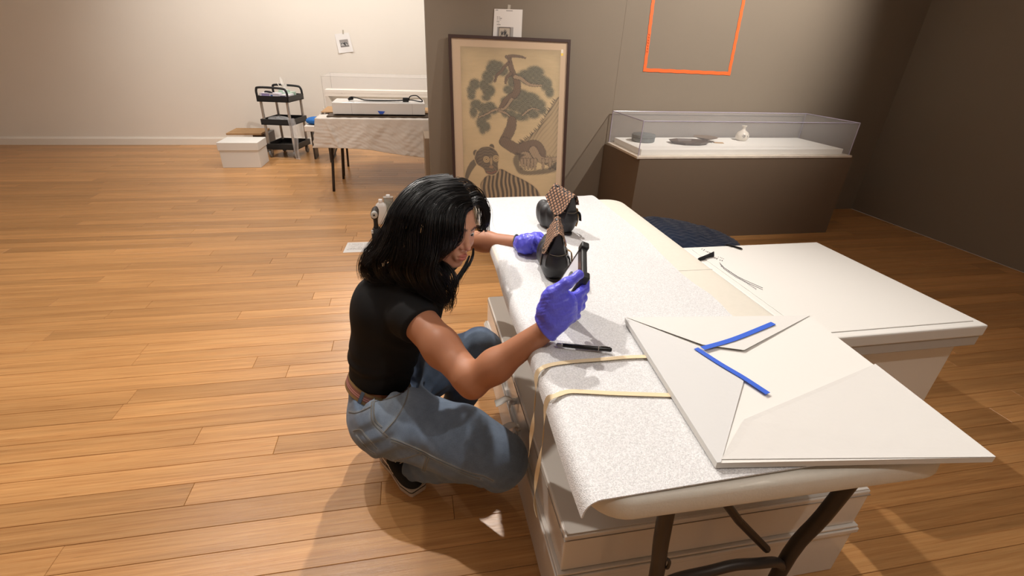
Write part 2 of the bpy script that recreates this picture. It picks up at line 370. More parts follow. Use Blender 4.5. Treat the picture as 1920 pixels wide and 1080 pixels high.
def cols_farnote(u, v):
    C = W(u, srgb(238, 236, 234)); ins = (u > .22) & (u < .82) & (v > .33) & (v < .72); C[ins] = srgb(158, 153, 150)
    uu = (u-.22)/.6; vv = (v-.33)/.39
    fr = ins & (vv > .32) & (vv < .82) & (uu > .08) & (uu < .94); C[fr] = srgb(196, 194, 192)
    dk = fr & (vv > .38) & (vv < .58+.14*np.sin(uu*17)) & (uu > .12) & (uu < .84); C[dk] = srgb(62, 62, 64)
    C[fr & (uu > .5) & (uu < .62) & (vv < .78)] = srgb(80, 80, 82); C[ins & (np.abs(vv-.84) < .04)] = srgb(96, 94, 94); return C
c4 = [aty(627, 64, 7.745), aty(654, 61, 7.745), aty(663, 97, 7.745), aty(636, 100, 7.745)]
paper_sheet('printed_sheet', c4, 'tilted white sheet with a small grey picture taped high on the cream back wall', 'paper', cols_farnote, curl=.02)
M_tapec = mat('clear_tape', srgb(190, 182, 168), .3)
def tape_strip(x0, y0, x1, y1, Y, wd, label, name='tape_strip', mt=None, grp=None):
    a = aty(x0, y0, Y); b = aty(x1, y1, Y); o = obj(name, ribbon([a, b], wd, .0006, side=(0, 1, 0), sm=0), mt or M_tapec, None, loc=(a+b)/2, fix=True); return tag(o, label, 'tape', grp)
tape_strip(643, 56, 643.3, 64, 7.744, .018, 'small strip of clear tape above the tilted sheet on the back wall')
tape_strip(955, 9, 954, 19, YP-.004, .022, 'short strip of clear tape above the sheet over the framed painting')
def cols_note(u, v):
    C = W(u, srgb(232, 226, 220))
    for k in range(6): C[(np.abs(v-.16-k*.032) < .006) & (u > .11) & (u < .11+.08+.12*h2(k+1., 3.)) & (h2(np.floor(u*90), k+1.) > .25)] = srgb(120, 114, 110)
    C[(np.abs(v-.025) < .006) & (u > .04) & (u < .13)] = srgb(140, 132, 128); C[(np.abs(v-.03) < .006) & (u > .42) & (u < .65)] = srgb(140, 132, 128)
    p = (u > .13) & (u < .7) & (v > .36) & (v < .82); C[p] = srgb(168, 162, 158); uu = (u-.13)/.57; vv = (v-.36)/.46
    f = p & (uu > .1) & (uu < .82) & (vv > .03); C[f] = srgb(70, 58, 50); f2 = p & (uu > .13) & (uu < .79) & (vv > .06); C[f2] = srgb(196, 182, 164)
    for a, b, r in ((.32, .3, .1), (.25, .5, .09), (.5, .28, .13), (.62, .42, .1), (.55, .55, .14), (.35, .6, .09), (.45, .8, .12), (.3, .9, .1), (.62, .85, .09)):
        C[f2 & ((uu-a)**2+((vv-b)*.75)**2 < (r*(.75+.3*np.sin(u*130+v*90)))**2)] = srgb(74, 70, 68)
    return C
c4 = [aty(927, 16.5, YP-.006), aty(980, 18, YP-.006), aty(976, 108, YP-.006), aty(922, 106, YP-.006)]
paper_sheet('printed_sheet', c4, 'white printed sheet taped to the taupe wall above the framed painting', 'paper', cols_note, nu=110, nv=140, curl=.003)

# orange tape outline on the partition: one thing, a strip of tape per side
tl, tr, bl, br = aty(1228, -24, YP-.004), aty(1401, -30, YP-.004), aty(1209, 131, YP-.004), aty(1367, 138, YP-.004)
for t in (tl, tr, bl, br): t[1] = YP-.004
rt = empty('tape_outline', (bl+tr)/2, 'orange tape rectangle marked out on the taupe wall above the display case', 'tape')
for a, b in ((tl, bl), (bl+(-.014, -.0008, 0), br+(.014, -.0008, 0)), (br, tr), (tl, tr)):
    n = 24; P = [a+(b-a)*i/n+np.array([.0016*math.sin(i*2.1), 0, .0016*math.cos(i*1.7)]) for i in range(n+1)]
    obj('tape_strip', ribbon(P, .027, .0008, side=(0, 1, 0), sm=0), M_orange, rt, fix=True)
mk = []
for k in range(7):
    c = tl+(bl-tl)*(.56+k*.035); mk.append(tube([c+(-.006, -.0016, .006), c+(.005, -.0016, .0+.003*(k % 2)), c+(-.003, -.0016, -.006)], .0011, 4))
obj('handwriting', join(*mk), M_black, rt)

# ------------------------------------------------------------------ utility cart
def to(p): return np.array(p, float)
cx0, cx1, cy0, cy1 = -1.905, -1.50, 6.74, 7.22
cart = empty('utility_cart', (-1.68, 7.0, 0), 'black plastic three shelf utility cart with grey posts by the back wall', 'cart')
def tray(z, x0, x1, y0, y1, h=.07, t=.012):
    return join(box((x0, y0, z), (x1, y1, z+.012)), box((x0, y0, z), (x1, y0+t, z+h)), box((x0, y1-t, z), (x1, y1, z+h)), box((x0, y0, z), (x0+t, y1, z+h)), box((x1-t, y0, z), (x1, y1, z+h)))
for z in (.11, .42, .70): obj('shelf', tray(z, cx0, cx1, cy0, cy1), M_black, cart)
for x in (cx0+.035, cx1-.035):
    for y in (cy0+.03, cy1-.03): obj('post', tube([(x, y, .17), (x, y, .43)], .017, 12), M_alu, cart); obj('post', tube([(x, y, .48), (x, y, .71)], .017, 12), M_alu, cart)
for x in (cx0+.012, cx1-.012)[1:]: pass
for y, in ((cy0+.012,), (cy1-.012,)):
    obj('handle', tube([(cx0+.01, y, .75), (cx0+.012, y, .84), (cx0+.06, y, .868), (cx1-.08, y, .862), (cx1-.02, y, .835), (cx1-.008, y, .75)], .014, 10, sm=5), M_black, cart, smooth=True)
M_rub = mat('grey_rubber', srgb(120, 118, 116), .5); M_rubd = mat('dark_rubber', srgb(52, 50, 50), .6)
for x in (cx0+.04, cx1-.04):
    for y in (cy0+.04, cy1-.04):
        w_ = obj('caster', rot(lathe([(.004, -.014), (.034, -.014), (.05, -.01), (.05, .01), (.034, .014), (.004, .014)], (0, 0, 0), 20), math.pi/2, 'Y'), M_rub, cart)
        w_.data.transform(Matrix.Translation(Vector((x, y, .05))-Vector(ORG[cart.name])+Vector(ORG[cart.name])-Vector((0, 0, 0)))) if False else None
        for v in w_.data.vertices: v.co += Vector((x, y, .05))
        obj('caster_fork', join(box((x-.02, y-.016, .05), (x-.016, y+.016, .105)), box((x+.016, y-.016, .05), (x+.02, y+.016, .105)), box((x-.02, y-.02, .1), (x+.02, y+.02, .11))), M_alu, w_)
def boxcol(V, F, fn, n=10):
    return V, F
def printed_box(name, lo, hi, label, base, marks, parent=None):
    # cardboard carton with raised printed patches as thin panels on the front (-y) and right (+x) faces
    r = empty(name, ((lo[0]+hi[0])/2, (lo[1]+hi[1])/2, lo[2]), label, 'box')
    obj('carton', rbox(lo, hi, .002, 1), mat(name+'_card', base, .6), r)
    for (f, u0, u1, v0, v1, c) in marks:
        z0 = lo[2]+(hi[2]-lo[2])*v0; z1 = lo[2]+(hi[2]-lo[2])*v1
        if f == 'f': m = box((lo[0]+(hi[0]-lo[0])*u0, lo[1]-.0008, z0), (lo[0]+(hi[0]-lo[0])*u1, lo[1]+.001, z1))
        else: m = box((hi[0]-.001, lo[1]+(hi[1]-lo[1])*u0, z0), (hi[0]+.0008, lo[1]+(hi[1]-lo[1])*u1, z1))
        obj('printed_patch', m, mat('print', c, .5), r)
    return r
printed_box('glove_box', (-1.875, 6.775, .713), (-1.64, 6.9, .80), 'flat lilac and white glove box on the top shelf of the cart, left', srgb(226, 222, 232),
    [('f', .12, .55, .35, .95, srgb(164, 152, 196)), ('f', .6, .72, .5, .8, srgb(60, 96, 150)), ('f', .05, .35, .12, .28, srgb(90, 80, 100)), ('f', .7, .95, .1, .4, srgb(90, 90, 130))])
printed_box('glove_box', (-1.625, 6.78, .713), (-1.53, 7.0, .785), 'small white box with blue and red print at the right front of the cart top', srgb(232, 228, 232),
    [('f', .1, .8, .5, .85, srgb(84, 84, 130)), ('f', .3, .6, .05, .3, srgb(180, 60, 64)), ('r', .1, .6, .3, .7, srgb(120, 104, 160))])
printed_box('glove_box', (-1.74, 6.93, .713), (-1.56, 7.14, .80), 'pale green carton behind the white box on the cart top', srgb(196, 216, 200),
    [('r', .1, .8, .2, .8, srgb(150, 190, 168)), ('f', .3, .7, .3, .7, srgb(224, 232, 220))])
tb = printed_box('tissue_box', (-1.70, 6.94, .801), (-1.585, 7.02, .83), 'pale green tissue box with white tissues pulled up on the cart', srgb(190, 212, 196), [('f', .5, .8, .1, .9, srgb(236, 234, 238))])
def crumple(c, sx, sy, sz, seed, n=26, sharp=1.):
    r_ = np.random.default_rng(seed); ph = r_.uniform(0, 6, 8)
    def fn(u, v):
        a = u*2*np.pi; rr = .25+.75*v; k = np.sin(a*3+ph[0])*.25+np.sin(a*5+ph[1]+v*3)*.18+np.sin(a*8+ph[2])*.1*sharp
        x = np.cos(a)*rr*(1+k)*sx; y = np.sin(a)*rr*(1+k)*sy; z = sz*v*(.75+.35*np.sin(a*2+ph[3])+.2*np.sin(a*7+ph[4])*v)
        return c[0]+x, c[1]+y, c[2]+z
    return grid(fn, n*2, n//2, .0008)
M_tis = mat('tissue', srgb(240, 236, 228), .9)
for k, (dx, hh) in enumerate(((-.025, .075), (.02, .125))):
    obj('tissue', crumple((-1.642+dx, 6.96, .826), .035, .02, hh, 5+k), M_tis, tb)
M_drk = mat('dark_tool', srgb(60, 60, 66), .5)
tag(obj('scanner', tube([(-1.815, 6.80, .808), (-1.80, 6.80, .817), (-1.75, 6.80, .813), (-1.715, 6.80, .806)], [.006, .011, .013, .006], 10, sm=4), M_drk, None, smooth=True, loc=(-1.77, 6.8, .80)), 'small dark grey rounded tool lying on the lilac glove box', 'tool')
M_pbag = mat('clear_plastic_film', srgb(235, 236, 238), .12, trans=.0, alpha=.35, spec=.8, bump=(22, .01))
def film(fn, nu, nv): return grid(fn, nu, nv)
def bagfn(u, v):
    a = u*2*np.pi; x = -1.70+.15*np.cos(a)*(np.sin(np.pi*v)**.6)*(1+.15*np.sin(5*a+v*4)); y = 6.86+.07*np.sin(a)*(np.sin(np.pi*v)**.6); z = .436+.075*v+.012*np.sin(a*4+v*9); return x, y, z
tag(obj('plastic_bag', film(bagfn, 48, 16), M_pbag, None, smooth=True, loc=(-1.7, 6.86, .43)), 'crumpled clear plastic bag lying on the middle shelf of the cart', 'bag')
def sheetfn(u, v):
    s = v*.56; x = -1.545+.085*u+.03*np.sin(v*5)*u+.05*v*v+.006*np.sin(u*14+v*6); y = 6.715+.02*np.sin(u*9+v*4)-.01*v; z = .515-s+.0*u
    return x, y, np.maximum(z, .004)
tag(obj('plastic_film', film(sheetfn, 24, 40), M_pbag, None, smooth=True, loc=(-1.5, 6.71, .3)), 'clear plastic film hanging down the right front corner of the cart', 'plastic film')
# boxes left of the cart
tag(obj('storage_box', join(box((-2.13, 7.18, 0), (-1.93, 7.52, .25))), mat('grey_box', srgb(104, 100, 98), .6), None, loc=(-2.03, 7.35, 0)), 'dark grey box standing on the floor behind the left side of the cart', 'box')
tag(obj('board', rbox((-2.42, 7.05, .251), (-1.98, 7.5, .275), .003), M_tan, None, loc=(-2.2, 7.3, .25)), 'brown board lying on the dark grey box left of the cart', 'board')
PIV = Vector((-1.5, 6.72, 0)); RZ = math.radians(-11.7)
for o in [o for o in COL.objects if o.parent is None and (o.name.split('.')[0] in ('utility_cart', 'glove_box', 'tissue_box', 'scanner', 'plastic_bag', 'plastic_film'))]:
    o.location = PIV+Matrix.Rotation(RZ, 3, 'Z')@(o.location-PIV); o.rotation_euler.z = RZ
wb = empty('storage_box', (-2.05, 6.4, 0), 'white lidded cardboard box at the left edge, in front of the cart', 'box')
obj('carton', rbox((-2.26, 6.24, 0), (-1.825, 6.62, .25), .004), M_card, wb); obj('lid', rbox((-2.27, 6.23, .205), (-1.815, 6.63, .30), .005), M_card, wb)

# ------------------------------------------------------------------ far folding table
def leg_frame(parent, x, ys, z, r=.014, splay=0.):
    pass
ft = empty('folding_table', (-.1, 5.4, 0), 'white folding table with dark legs under the white cloth near the back wall', 'table')
obj('tabletop', rbox((-.88, 5.03, .70), (.94, 5.79, .738), .012), M_plastic, ft)
for (x, y, lean) in ((-.83, 5.12, -.012), (-.79, 5.64, .0), (-.80, 5.2, 0), (.78, 5.12, 0), (.78, 5.7, 0)):
    if (x, y) == (-.80, 5.2): continue
    obj('leg', tube([(x+.03, y+(.09 if y < 5.4 else -.09), .70), (x+.03, y+(.03 if y < 5.4 else -.03), .42), (x, y, .0)], .014, 10, sm=5), M_metal, ft, smooth=True)
obj('brace', tube([(-.80, 5.17, .33), (-.795, 5.58, .40)], .007, 8), M_metal, ft)
# cloth: top sheet and wrinkled skirt
def skirtfn(u, v):
    x = -.895+u*1.93; hem = np.interp(x, [-.9, -.6, -.4, -.2, .0, .12, .3, 1.1], [.475, .47, .452, .415, .39, .375, .42, .45])
    over = np.clip(v/.18, 0, 1); t = np.clip((v-.18)/.82, 0, 1)
    z = np.where(v < .18, .748, .748-(.748-hem)*t); y = np.where(v < .18, 5.30-.30*over, 4.998-.012*np.sin(t*1.5))
    wr = .006*np.sin(x*9+2*np.sin(t*2+x*3))+.0035*np.sin(x*33+3*np.sin(t*4+x*5))+.0016*np.sin(t*26+5*np.sin(x*11)+x*20)+.0011*np.sin(t*55-x*70+3*np.sin(x*23))
    fo = np.exp(-((x+.80-.10*t)/.02)**2)*.018; y = y-wr*np.clip(t*3, 0, 1)-fo*np.clip(t*3, 0, 1); z = z+.002*np.sin(x*60+y*50)*(v < .18)
    x = x+.006*np.sin(t*30+u*40)*t-.02*t*(u < .02)-.035*t*np.exp(-u*30)
    return x, y, z
M_cloth = mat('white_table_cloth', srgb(226, 218, 208), .9, bump=(26, .004))
cl = empty('tablecloth', (0, 5.1, .74), 'wrinkled white cloth draped over the front of the far folding table', 'tablecloth')
obj('cloth', grid(skirtfn, 190, 70, .0015), M_cloth, cl, smooth=True)
def sidefn(u, v):
    y = 4.995+u*.6; z = .748-.27*v; x = -.90-.018*np.sin(u*17+v*3)*v-.03*v; return x, y, z
obj('cloth_side', grid(sidefn, 50, 30, .0015), M_cloth, cl, smooth=True)
tag(obj('board', rbox((-.80, 5.07, .752), (.72, 5.62, .762), .002), mat('dark_board', srgb(84, 68, 52), .7), None, loc=(0, 5.3, .752)), 'thin dark board lying on the cloth under the white glossy crate', 'board')
tag(obj('board', rbox((-.885, 5.30, .764), (1.0, 5.78, .772), .002), M_tan, None, loc=(0, 5.6, .765)), 'tan cardboard sheet sticking out behind the white glossy crate', 'board')
M_cr = mat('white_crate_gloss', srgb(235, 232, 228), .25, coat=.3)
crate = empty('crate', (-.29, 5.33, .773), 'long low glossy white crate with a blue tape mark on the far table', 'crate')
obj('crate_body', rbox((-.742, 5.12, .774), (.157, 5.50, .883), .004), M_cr, crate); 
for x in (-.56, .03): obj('seam', box((x, 5.1185, .778), (x+.002, 5.122, .878)), mat('seam_grey', srgb(176, 172, 168), .5), crate)
a = aty(708, 208, 5.117); b = aty(722, 209, 5.117); c = aty(718, 214, 5.117); d = aty(712, 214, 5.117)
obj('tape_mark', hull4([a, b, c, d], [p+(0, .004, 0) for p in (a, b, c, d)]), M_blue, crate)
# black strap lying on the crate
P = [(-.585, 5.28, .90), (-.56, 5.28, .915), (-.50, 5.27, .905), (-.44, 5.26, .892), (-.3, 5.25, .890), (-.12, 5.25, .892), (-.02, 5.25, .898)]
st = empty('strap', (-.3, 5.26, .885), 'long black strap with a loop at the end lying on the white crate', 'strap')
obj('band', ribbon(P, .04, .006, side=(0, .3, 1), sm=8), M_black, st, smooth=False); obj('buckle', rbox((-.06, 5.23, .885), (.0, 5.27, .925), .004), M_black, st)
obj('loop', tube([(-.0, 5.25, .90), (.015, 5.25, .935), (.05, 5.25, .945), (.085, 5.25, .943), (.115, 5.25, .92), (.14, 5.25, .892), (.1, 5.27, .889), (.03, 5.27, .90), (0, 5.25, .9)], .0055, 8, sm=6), M_black, st, smooth=True)
obj('pad', tube([(-.60, 5.28, .893), (-.575, 5.28, .905), (-.55, 5.28, .9)], [.01, .018, .01], 10, sm=4), M_black, st, smooth=True)
# upturned white tray standing behind, and clear acrylic cover over it
M_tray = mat('white_tray', srgb(240, 233, 222), .7)
tr_ = empty('display_tray', (-.36, 5.95, .70), 'large white framed tray standing on edge behind the glossy crate', 'tray')
obj('tray_panel', box((-.905, 6.02, .70), (.30, 6.04, .935)), M_tray, tr_)
obj('tray_rim', hull4([(-.915, 5.92, .93), (.31, 5.92, .93), (.31, 6.04, .93), (-.915, 6.04, .93)], [(-.915, 5.905, .865), (.31, 5.905, .865), (.31, 6.04, .865), (-.915, 6.04, .865)]), M_tray, tr_)
obj('tray_rim', hull4([(-.915, 5.905, .865), (-.885, 5.905, .865), (-.885, 6.04, .865), (-.915, 6.04, .865)], [(-.905, 5.90, .70), (-.80, 5.90, .70), (-.80, 6.04, .70), (-.905, 6.04, .70)]), M_tray, tr_)
for x in (-.735, -.30): obj('screw', lathe([(.004, 0), (.004, .002)], (x, 5.912, .895), 8), M_metal, tr_)
for k in range(2): pass
M_acr = mat('clear_acrylic', srgb(246, 246, 250), .03, alpha=.09, spec=.6)
M_acre = mat('acrylic_edge', srgb(200, 192, 214), .15, alpha=.8)
def vitrine(name, lo, hi, label, t=.006, edge=.0035, me=None):
    r = empty(name, ((lo[0]+hi[0])/2, (lo[1]+hi[1])/2, lo[2]), label, 'display cover'); x0, y0, z0 = lo; x1, y1, z1 = hi
    for m in (box((x0, y0, z0), (x1, y0+t, z1-t)), box((x0, y1-t, z0), (x1, y1, z1-t)), box((x0, y0+t, z0), (x0+t, y1-t, z1-t)), box((x1-t, y0+t, z0), (x1, y1-t, z1-t)), box((x0, y0, z1-t), (x1, y1, z1))):
        obj('acrylic_panel', m, M_acr, r)
    E = []
    for p, q in (((x0,y0,z0),(x0,y0,z1)), ((x1,y0,z0),(x1,y0,z1)), ((x0,y1,z0),(x0,y1,z1)), ((x1,y1,z0),(x1,y1,z1)), ((x0,y0,z1),(x1,y0,z1)), ((x0,y1,z1),(x1,y1,z1)), ((x0,y0,z1),(x0,y1,z1)), ((x1,y0,z1),(x1,y1,z1))):
        obj('polished_edge', tube([p, q], edge, 6), me or M_acre, r)
    return r
vitrine('acrylic_cover', (-.925, 5.86, .7005), (.45, 6.55, 1.07), 'large clear acrylic cover standing over the white tray by the back wall', edge=.0022, me=mat('acrylic_edge_far', srgb(205, 198, 190), .3, alpha=.5))
st2 = empty('folding_table', (-.1, 6.2, 0), 'second white folding table behind the cloth-covered one, carrying the acrylic cover', 'table')
obj('tabletop', rbox((-.90, 5.80, .665), (.94, 6.56, .699), .012), M_plastic, st2)
for x in (-.80, .80):
    for y, yt in ((5.79, 5.86), (6.27, 6.2)): obj('leg', tube([(x+.03, yt, .67), (x+.02, yt, .42), (x, y, 0)], .013, 10, sm=5), M_metal, st2, smooth=True)
    obj('brace', tube([(x+.012, 5.83, .33), (x+.015, 6.2, .40)], .007, 8), M_metal, st2)
shf = empty('shelf_unit', (-1.15, 6.75, 0), 'pale grey low shelf with blue cloth on top between cart and far table', 'shelf')
obj('shelf_top', rbox((-1.30, 6.45, .395), (-.95, 7.0, .46), .004), mat('pale_shelf', srgb(222, 214, 204), .6), shf); obj('shelf_leg', box((-1.05, 6.5, 0), (-1.03, 6.95, .395)), M_metal, shf); obj('shelf_leg', box((-1.28, 6.7, 0), (-1.26, 6.95, .395)), M_metal, shf)
def bluefn(P): return smin(ell(P, (-1.15, 6.62, .505), (.15, .12, .05)), ell(P, (-1.02, 6.6, .545), (.07, .07, .055)), .03)+nz(P, 40)*.006
m = nets(bluefn, (-1.4, 6.4, .40), (-.9, 6.85, .68), .01)
tag(obj('cloth', m, mat('blue_cloth', srgb(40, 104, 176), .85), None, smooth=True, loc=(-1.15, 6.62, .46)), 'crumpled bright blue cloth on the pale shelf beside the cart', 'cloth')
tag(obj('tissue', crumple((-1.0, 6.5, .585), .045, .03, .085, 21), M_tis, None, loc=(-1.0, 6.5, .59)), 'crumpled white tissue beside the blue cloth at the far table corner', 'tissue')

# low plinth behind the end of the partition
tag(obj('display_plinth', box((.118, 4.26, 0), (.62, 4.66, .69)), mat('sand_plinth', srgb(150, 130, 108), .75), None, loc=(.37, 4.46, 0)), 'low taupe plinth standing just behind the end of the dark wall', 'plinth')

# ------------------------------------------------------------------ display case right
px0, py0, py1, pz = 1.742, 3.46, 4.085, .69
tag(obj('display_plinth', hull4([(px0, py0, 0), (3.7, py0, 0), (3.7, py1, 0), (px0-.04, py1, 0)], [(px0+.008, py0, pz-.012), (3.7, py0, pz-.012), (3.7, py1, pz-.012), (px0-.04, py1, pz-.012)]), M_brown2, None, loc=(2.7, 3.8, 0)), 'long taupe display plinth under the acrylic case against the wall', 'plinth')
M_deck = mat('white_deck', srgb(248, 246, 240), .6)
dk = empty('display_deck', (2.7, 3.78, pz), 'white raised deck on top of the taupe plinth inside the acrylic case', 'display deck')
obj('base_board', box((px0-.02, py0-.004, pz-.012), (3.68, py1-.005, pz+.004)), mat('worn_white', srgb(226, 214, 198), .7, var=(14, .12)), dk)
obj('riser', rbox((px0+.03, py0+.045, pz+.0045), (3.62, py1-.04, pz+.05), .002, 1), M_deck, dk)
vitrine('acrylic_case', (px0-.005, py0+.012, pz+.0045), (3.66, py1-.012, .955), 'long clear acrylic case with violet tinted edges over the museum objects', edge=.0036)
zt = pz+.0505
M_tin = mat('woven_grey', srgb(120, 126, 126), .5, .3, bump=(160, .003), var=(120, .35))
rb_ = empty('lidded_box', (0, 0, 0), 'round grey studded lidded box at the left end of the display case', 'box')
c0 = atz(1208, 266, zt); c0 = np.array([c0[0], c0[1]+.03, zt]); rb_.location = tuple(c0); ORG[rb_.name] = c0
obj('box_body', lathe([(.09, 0), (.096, .006), (.096, .034), (.092, .036)], c0, 32), M_tin, rb_, auto=40); obj('lid', lathe([(.098, .0365), (.098, .056), (.088, .062), (.0, .066)], c0, 32), M_tin, rb_, auto=40)
c1 = atz(1293, 270, zt)
def traym(c, sx, sy, h, t=.006, a=0):
    oc = [(math.cos(k*math.pi/4+math.pi/8)*sx, math.sin(k*math.pi/4+math.pi/8)*sy) for k in range(8)]
    V = []; 
    for s, z in ((.82, 0), (1, h), (.97, h), (.80, t)): V += [(c[0]+x*s, c[1]+y*s, c[2]+z) for x, y in oc]
    F = [tuple(range(8))[::-1], tuple(range(24, 32))]+[(k*8+i, k*8+(i+1) % 8, k*8+8+(i+1) % 8, k*8+8+i) for k in range(3) for i in range(8)]
    return rot((np.array(V), F), a, 'Z', c)
tag(obj('serving_tray', traym(c1+(0, .02, 0), .175, .115, .025, a=-.15), mat('dark_lacquer', srgb(84, 70, 60), .4, var=(30, .15)), None, loc=c1), 'dark brown octagonal tray on the white deck in the display case', 'tray')
c2 = atz(1327, 262, zt+.02); c2[2] = zt
dsh = empty('footed_dish', c2, 'grey oval footed dish behind the dark tray in the display case', 'dish')
M_dish = mat('grey_stone', srgb(122, 106, 90), .55, var=(40, .12))
dl = lathe([(.03, 0), (.02, .012), (.05, .02), (.095, .034), (.098, .038), (.09, .037), (.0, .026)], c2+(0, .04, 0), 32); dl = (np.column_stack([(dl[0][:, 0]-c2[0])*1.05+c2[0], dl[0][:, 1], dl[0][:, 2]]), dl[1]); obj('bowl', dl, M_dish, dsh, auto=40)
c3 = atz(1347, 268, zt); tag(obj('label_card', rot(box(c3+(-.04, -.02, 0), c3+(.04, .02, .004)), -.25, 'Z', c3), mat('tan_label', srgb(186, 150, 104), .7), None, loc=c3), 'small tan card lying beside the footed dish in the display case', 'card')
c5 = atz(1396, 265, zt); c5[1] += .05
tag(obj('vase', lathe([(.03, 0), (.042, .004), (.055, .02), (.057, .045), (.045, .07), (.02, .086), (.013, .1), (.013, .112), (.02, .118), (.022, .127), (.012, .127), (.01, .1)], c5, 32), mat('white_porcelain', srgb(222, 214, 202), .25), None, auto=50, loc=c5), 'small white porcelain bottle vase with dark brush marks in the display case', 'vase')
mk = [tube([c5+np.array(p) for p in q], .0018, 5, sm=3) for q in ([(-.03, -.05, .055), (-.018, -.0545, .05), (-.02, -.0535, .042)], [(-.035, -.0455, .045), (-.02, -.054, .038), (-.026, -.051, .03)], [(-.01, -.0555, .052), (-.014, -.056, .032)], [(.01, -.056, .05), (.015, -.0555, .034)])]
bpy.data.objects['vase']; vz = obj('brush_marks', join(*mk), mat('cobalt_brush', srgb(70, 66, 70), .4), bpy.data.objects['vase'])
# ------------------------------------------------------------------ framed painting (a striped tiger under a pine) leaning on the partition
pt_top, pt_bot = 1.49, .008
def paint_pt(s, t):  # s 0..1 across, t 0..1 down the outer frame
    w0, w1 = .322, 1.292; x = w0+(w1-w0)*s+.012*(t); y = (YP-.036)-.20*t; z = pt_top-(pt_top-pt_bot)*t-.004*s; return np.array([x, y, z])
def pbox(s0, s1, t0, t1, d0, d1):
    n = np.array([0, -1, .13]); n = n/np.linalg.norm(n); q = [paint_pt(s0, t0), paint_pt(s1, t0), paint_pt(s1, t1), paint_pt(s0, t1)]
    return hull4([p-n*(-d0) for p in q], [p-n*(-d1) for p in q])
pf = empty('framed_painting', paint_pt(.5, 1), 'tall framed painting of a striped tiger beneath a pine, leaning on the taupe wall', 'painting')
M_fr = mat('dark_frame_wood', srgb(66, 46, 40), .4); M_mat = mat('linen_mount', srgb(206, 178, 146), .85, bump=(600, .0003))
for q in ((0, 1, 0, .014), (0, 1, .986, 1), (0, .022, .014, .986), (.978, 1, .014, .986)): obj('frame_rail', pbox(*q, -.012, .014), M_fr, pf)
obj('backing_board', pbox(.02, .98, .013, .987, -.008, -.002), M_tan, pf)
obj('mount', pbox(.02, .98, .013, .987, -.0018, .001), M_mat, pf)
# the artwork's own drawing, laid out on a 200 x 410 sheet (x right, y down)
NX, NY = 260, 500
def paintfn(u, v):
    s = .092+.83*u; t = .052+.90*v; w0, w1 = .322, 1.292
    x = w0+(w1-w0)*s+.012*t; y = (YP-.036)-.20*t-.0023; z = pt_top-(pt_top-pt_bot)*t-.004*s+.0003; return x, y, z
def q_(px, py): return ((px-859.5-.02*(py-88))*1.042, (py-88-.03*(px-860))*1.03)
uu_, vv_ = np.meshgrid(np.linspace(0, 1, NX), np.linspace(0, 1, NY), indexing='ij'); uu_, vv_ = uu_.ravel(), vv_.ravel()
_h = [204.321534, 2.995821, 3.642424, 2.142251, 376.549443, -1.62159, 0.039304, 0.125972]
_w = _h[6]*uu_+_h[7]*vv_+1; ax_, ay_ = (_h[0]*uu_+_h[1]*vv_+_h[2])/_w, (_h[3]*uu_+_h[4]*vv_+_h[5])/_w   # drawing units of the sheet, about 5 mm
def fn2(x, y, f, s=0.): return (np.sin(x*f+2.1*np.sin(y*f*.7+s))*np.cos(y*f*1.1+1.7*np.sin(x*f*.6+s*2)))
grain = .5*fn2(ax_, ay_, .9)+.35*fn2(ax_, ay_, 2.3, 1)+.3*(h2(np.floor(ax_*1.3), np.floor(ay_*1.2))-.5)
A = W(ax_, srgb(208, 182, 138)); 
A *= (1+.06*fn2(ax_, ay_, .05, 2)+.03*fn2(ax_*.3, ay_, .35, 5)+.02*fn2(ax_*.15, ay_, .8, 1)+.02*grain)[:, None]
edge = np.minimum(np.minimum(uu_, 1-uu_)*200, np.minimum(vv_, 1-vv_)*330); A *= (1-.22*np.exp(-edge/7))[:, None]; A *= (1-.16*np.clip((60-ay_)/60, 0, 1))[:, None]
def seg(x, y, P, R):
    P = np.array(P, float); d = np.full(len(x), 1e9); 
    R = np.interp(np.arange(len(P)), np.linspace(0, len(P)-1, len(R)), R) if hasattr(R, '__len__') else np.full(len(P), float(R))
    for i in range(len(P)-1):
        ba = P[i+1]-P[i]; t = np.clip(((x-P[i, 0])*ba[0]+(y-P[i, 1])*ba[1])/(ba@ba+1e-9), 0, 1)
        d = np.minimum(d, np.hypot(x-P[i, 0]-t*ba[0], y-P[i, 1]-t*ba[1])-(R[i]+(R[i+1]-R[i])*t))
    return d
def poly(x, y, P):
    P = np.array(P, float); ins = np.zeros(len(x), bool); d = np.full(len(x), 1e9)
    for i in range(len(P)):
        a, b = P[i], P[(i+1) % len(P)]; ins ^= ((a[1] > y) != (b[1] > y)) & (x < (b[0]-a[0])*(y-a[1])/(b[1]-a[1]+1e-12)+a[0])
        ba = b-a; t = np.clip(((x-a[0])*ba[0]+(y-a[1])*ba[1])/(ba@ba+1e-9), 0, 1); d = np.minimum(d, np.hypot(x-a[0]-t*ba[0], y-a[1]-t*ba[1]))
    return np.where(ins, -d, d)
def lay(d, c, op=1., soft=.6):
    global A
    k = np.clip(.5-d/soft, 0, 1)*op; A = A*(1-k[:, None])+np.array(c)*k[:, None]
K_ink, K_leaf, K_bark, K_barkl = srgb(56, 48, 42), srgb(84, 90, 76), srgb(128, 104, 82), srgb(178, 152, 120)
def S(P): return smooth_path([(x, y, 0) for x, y in P], 5)[:, :2]
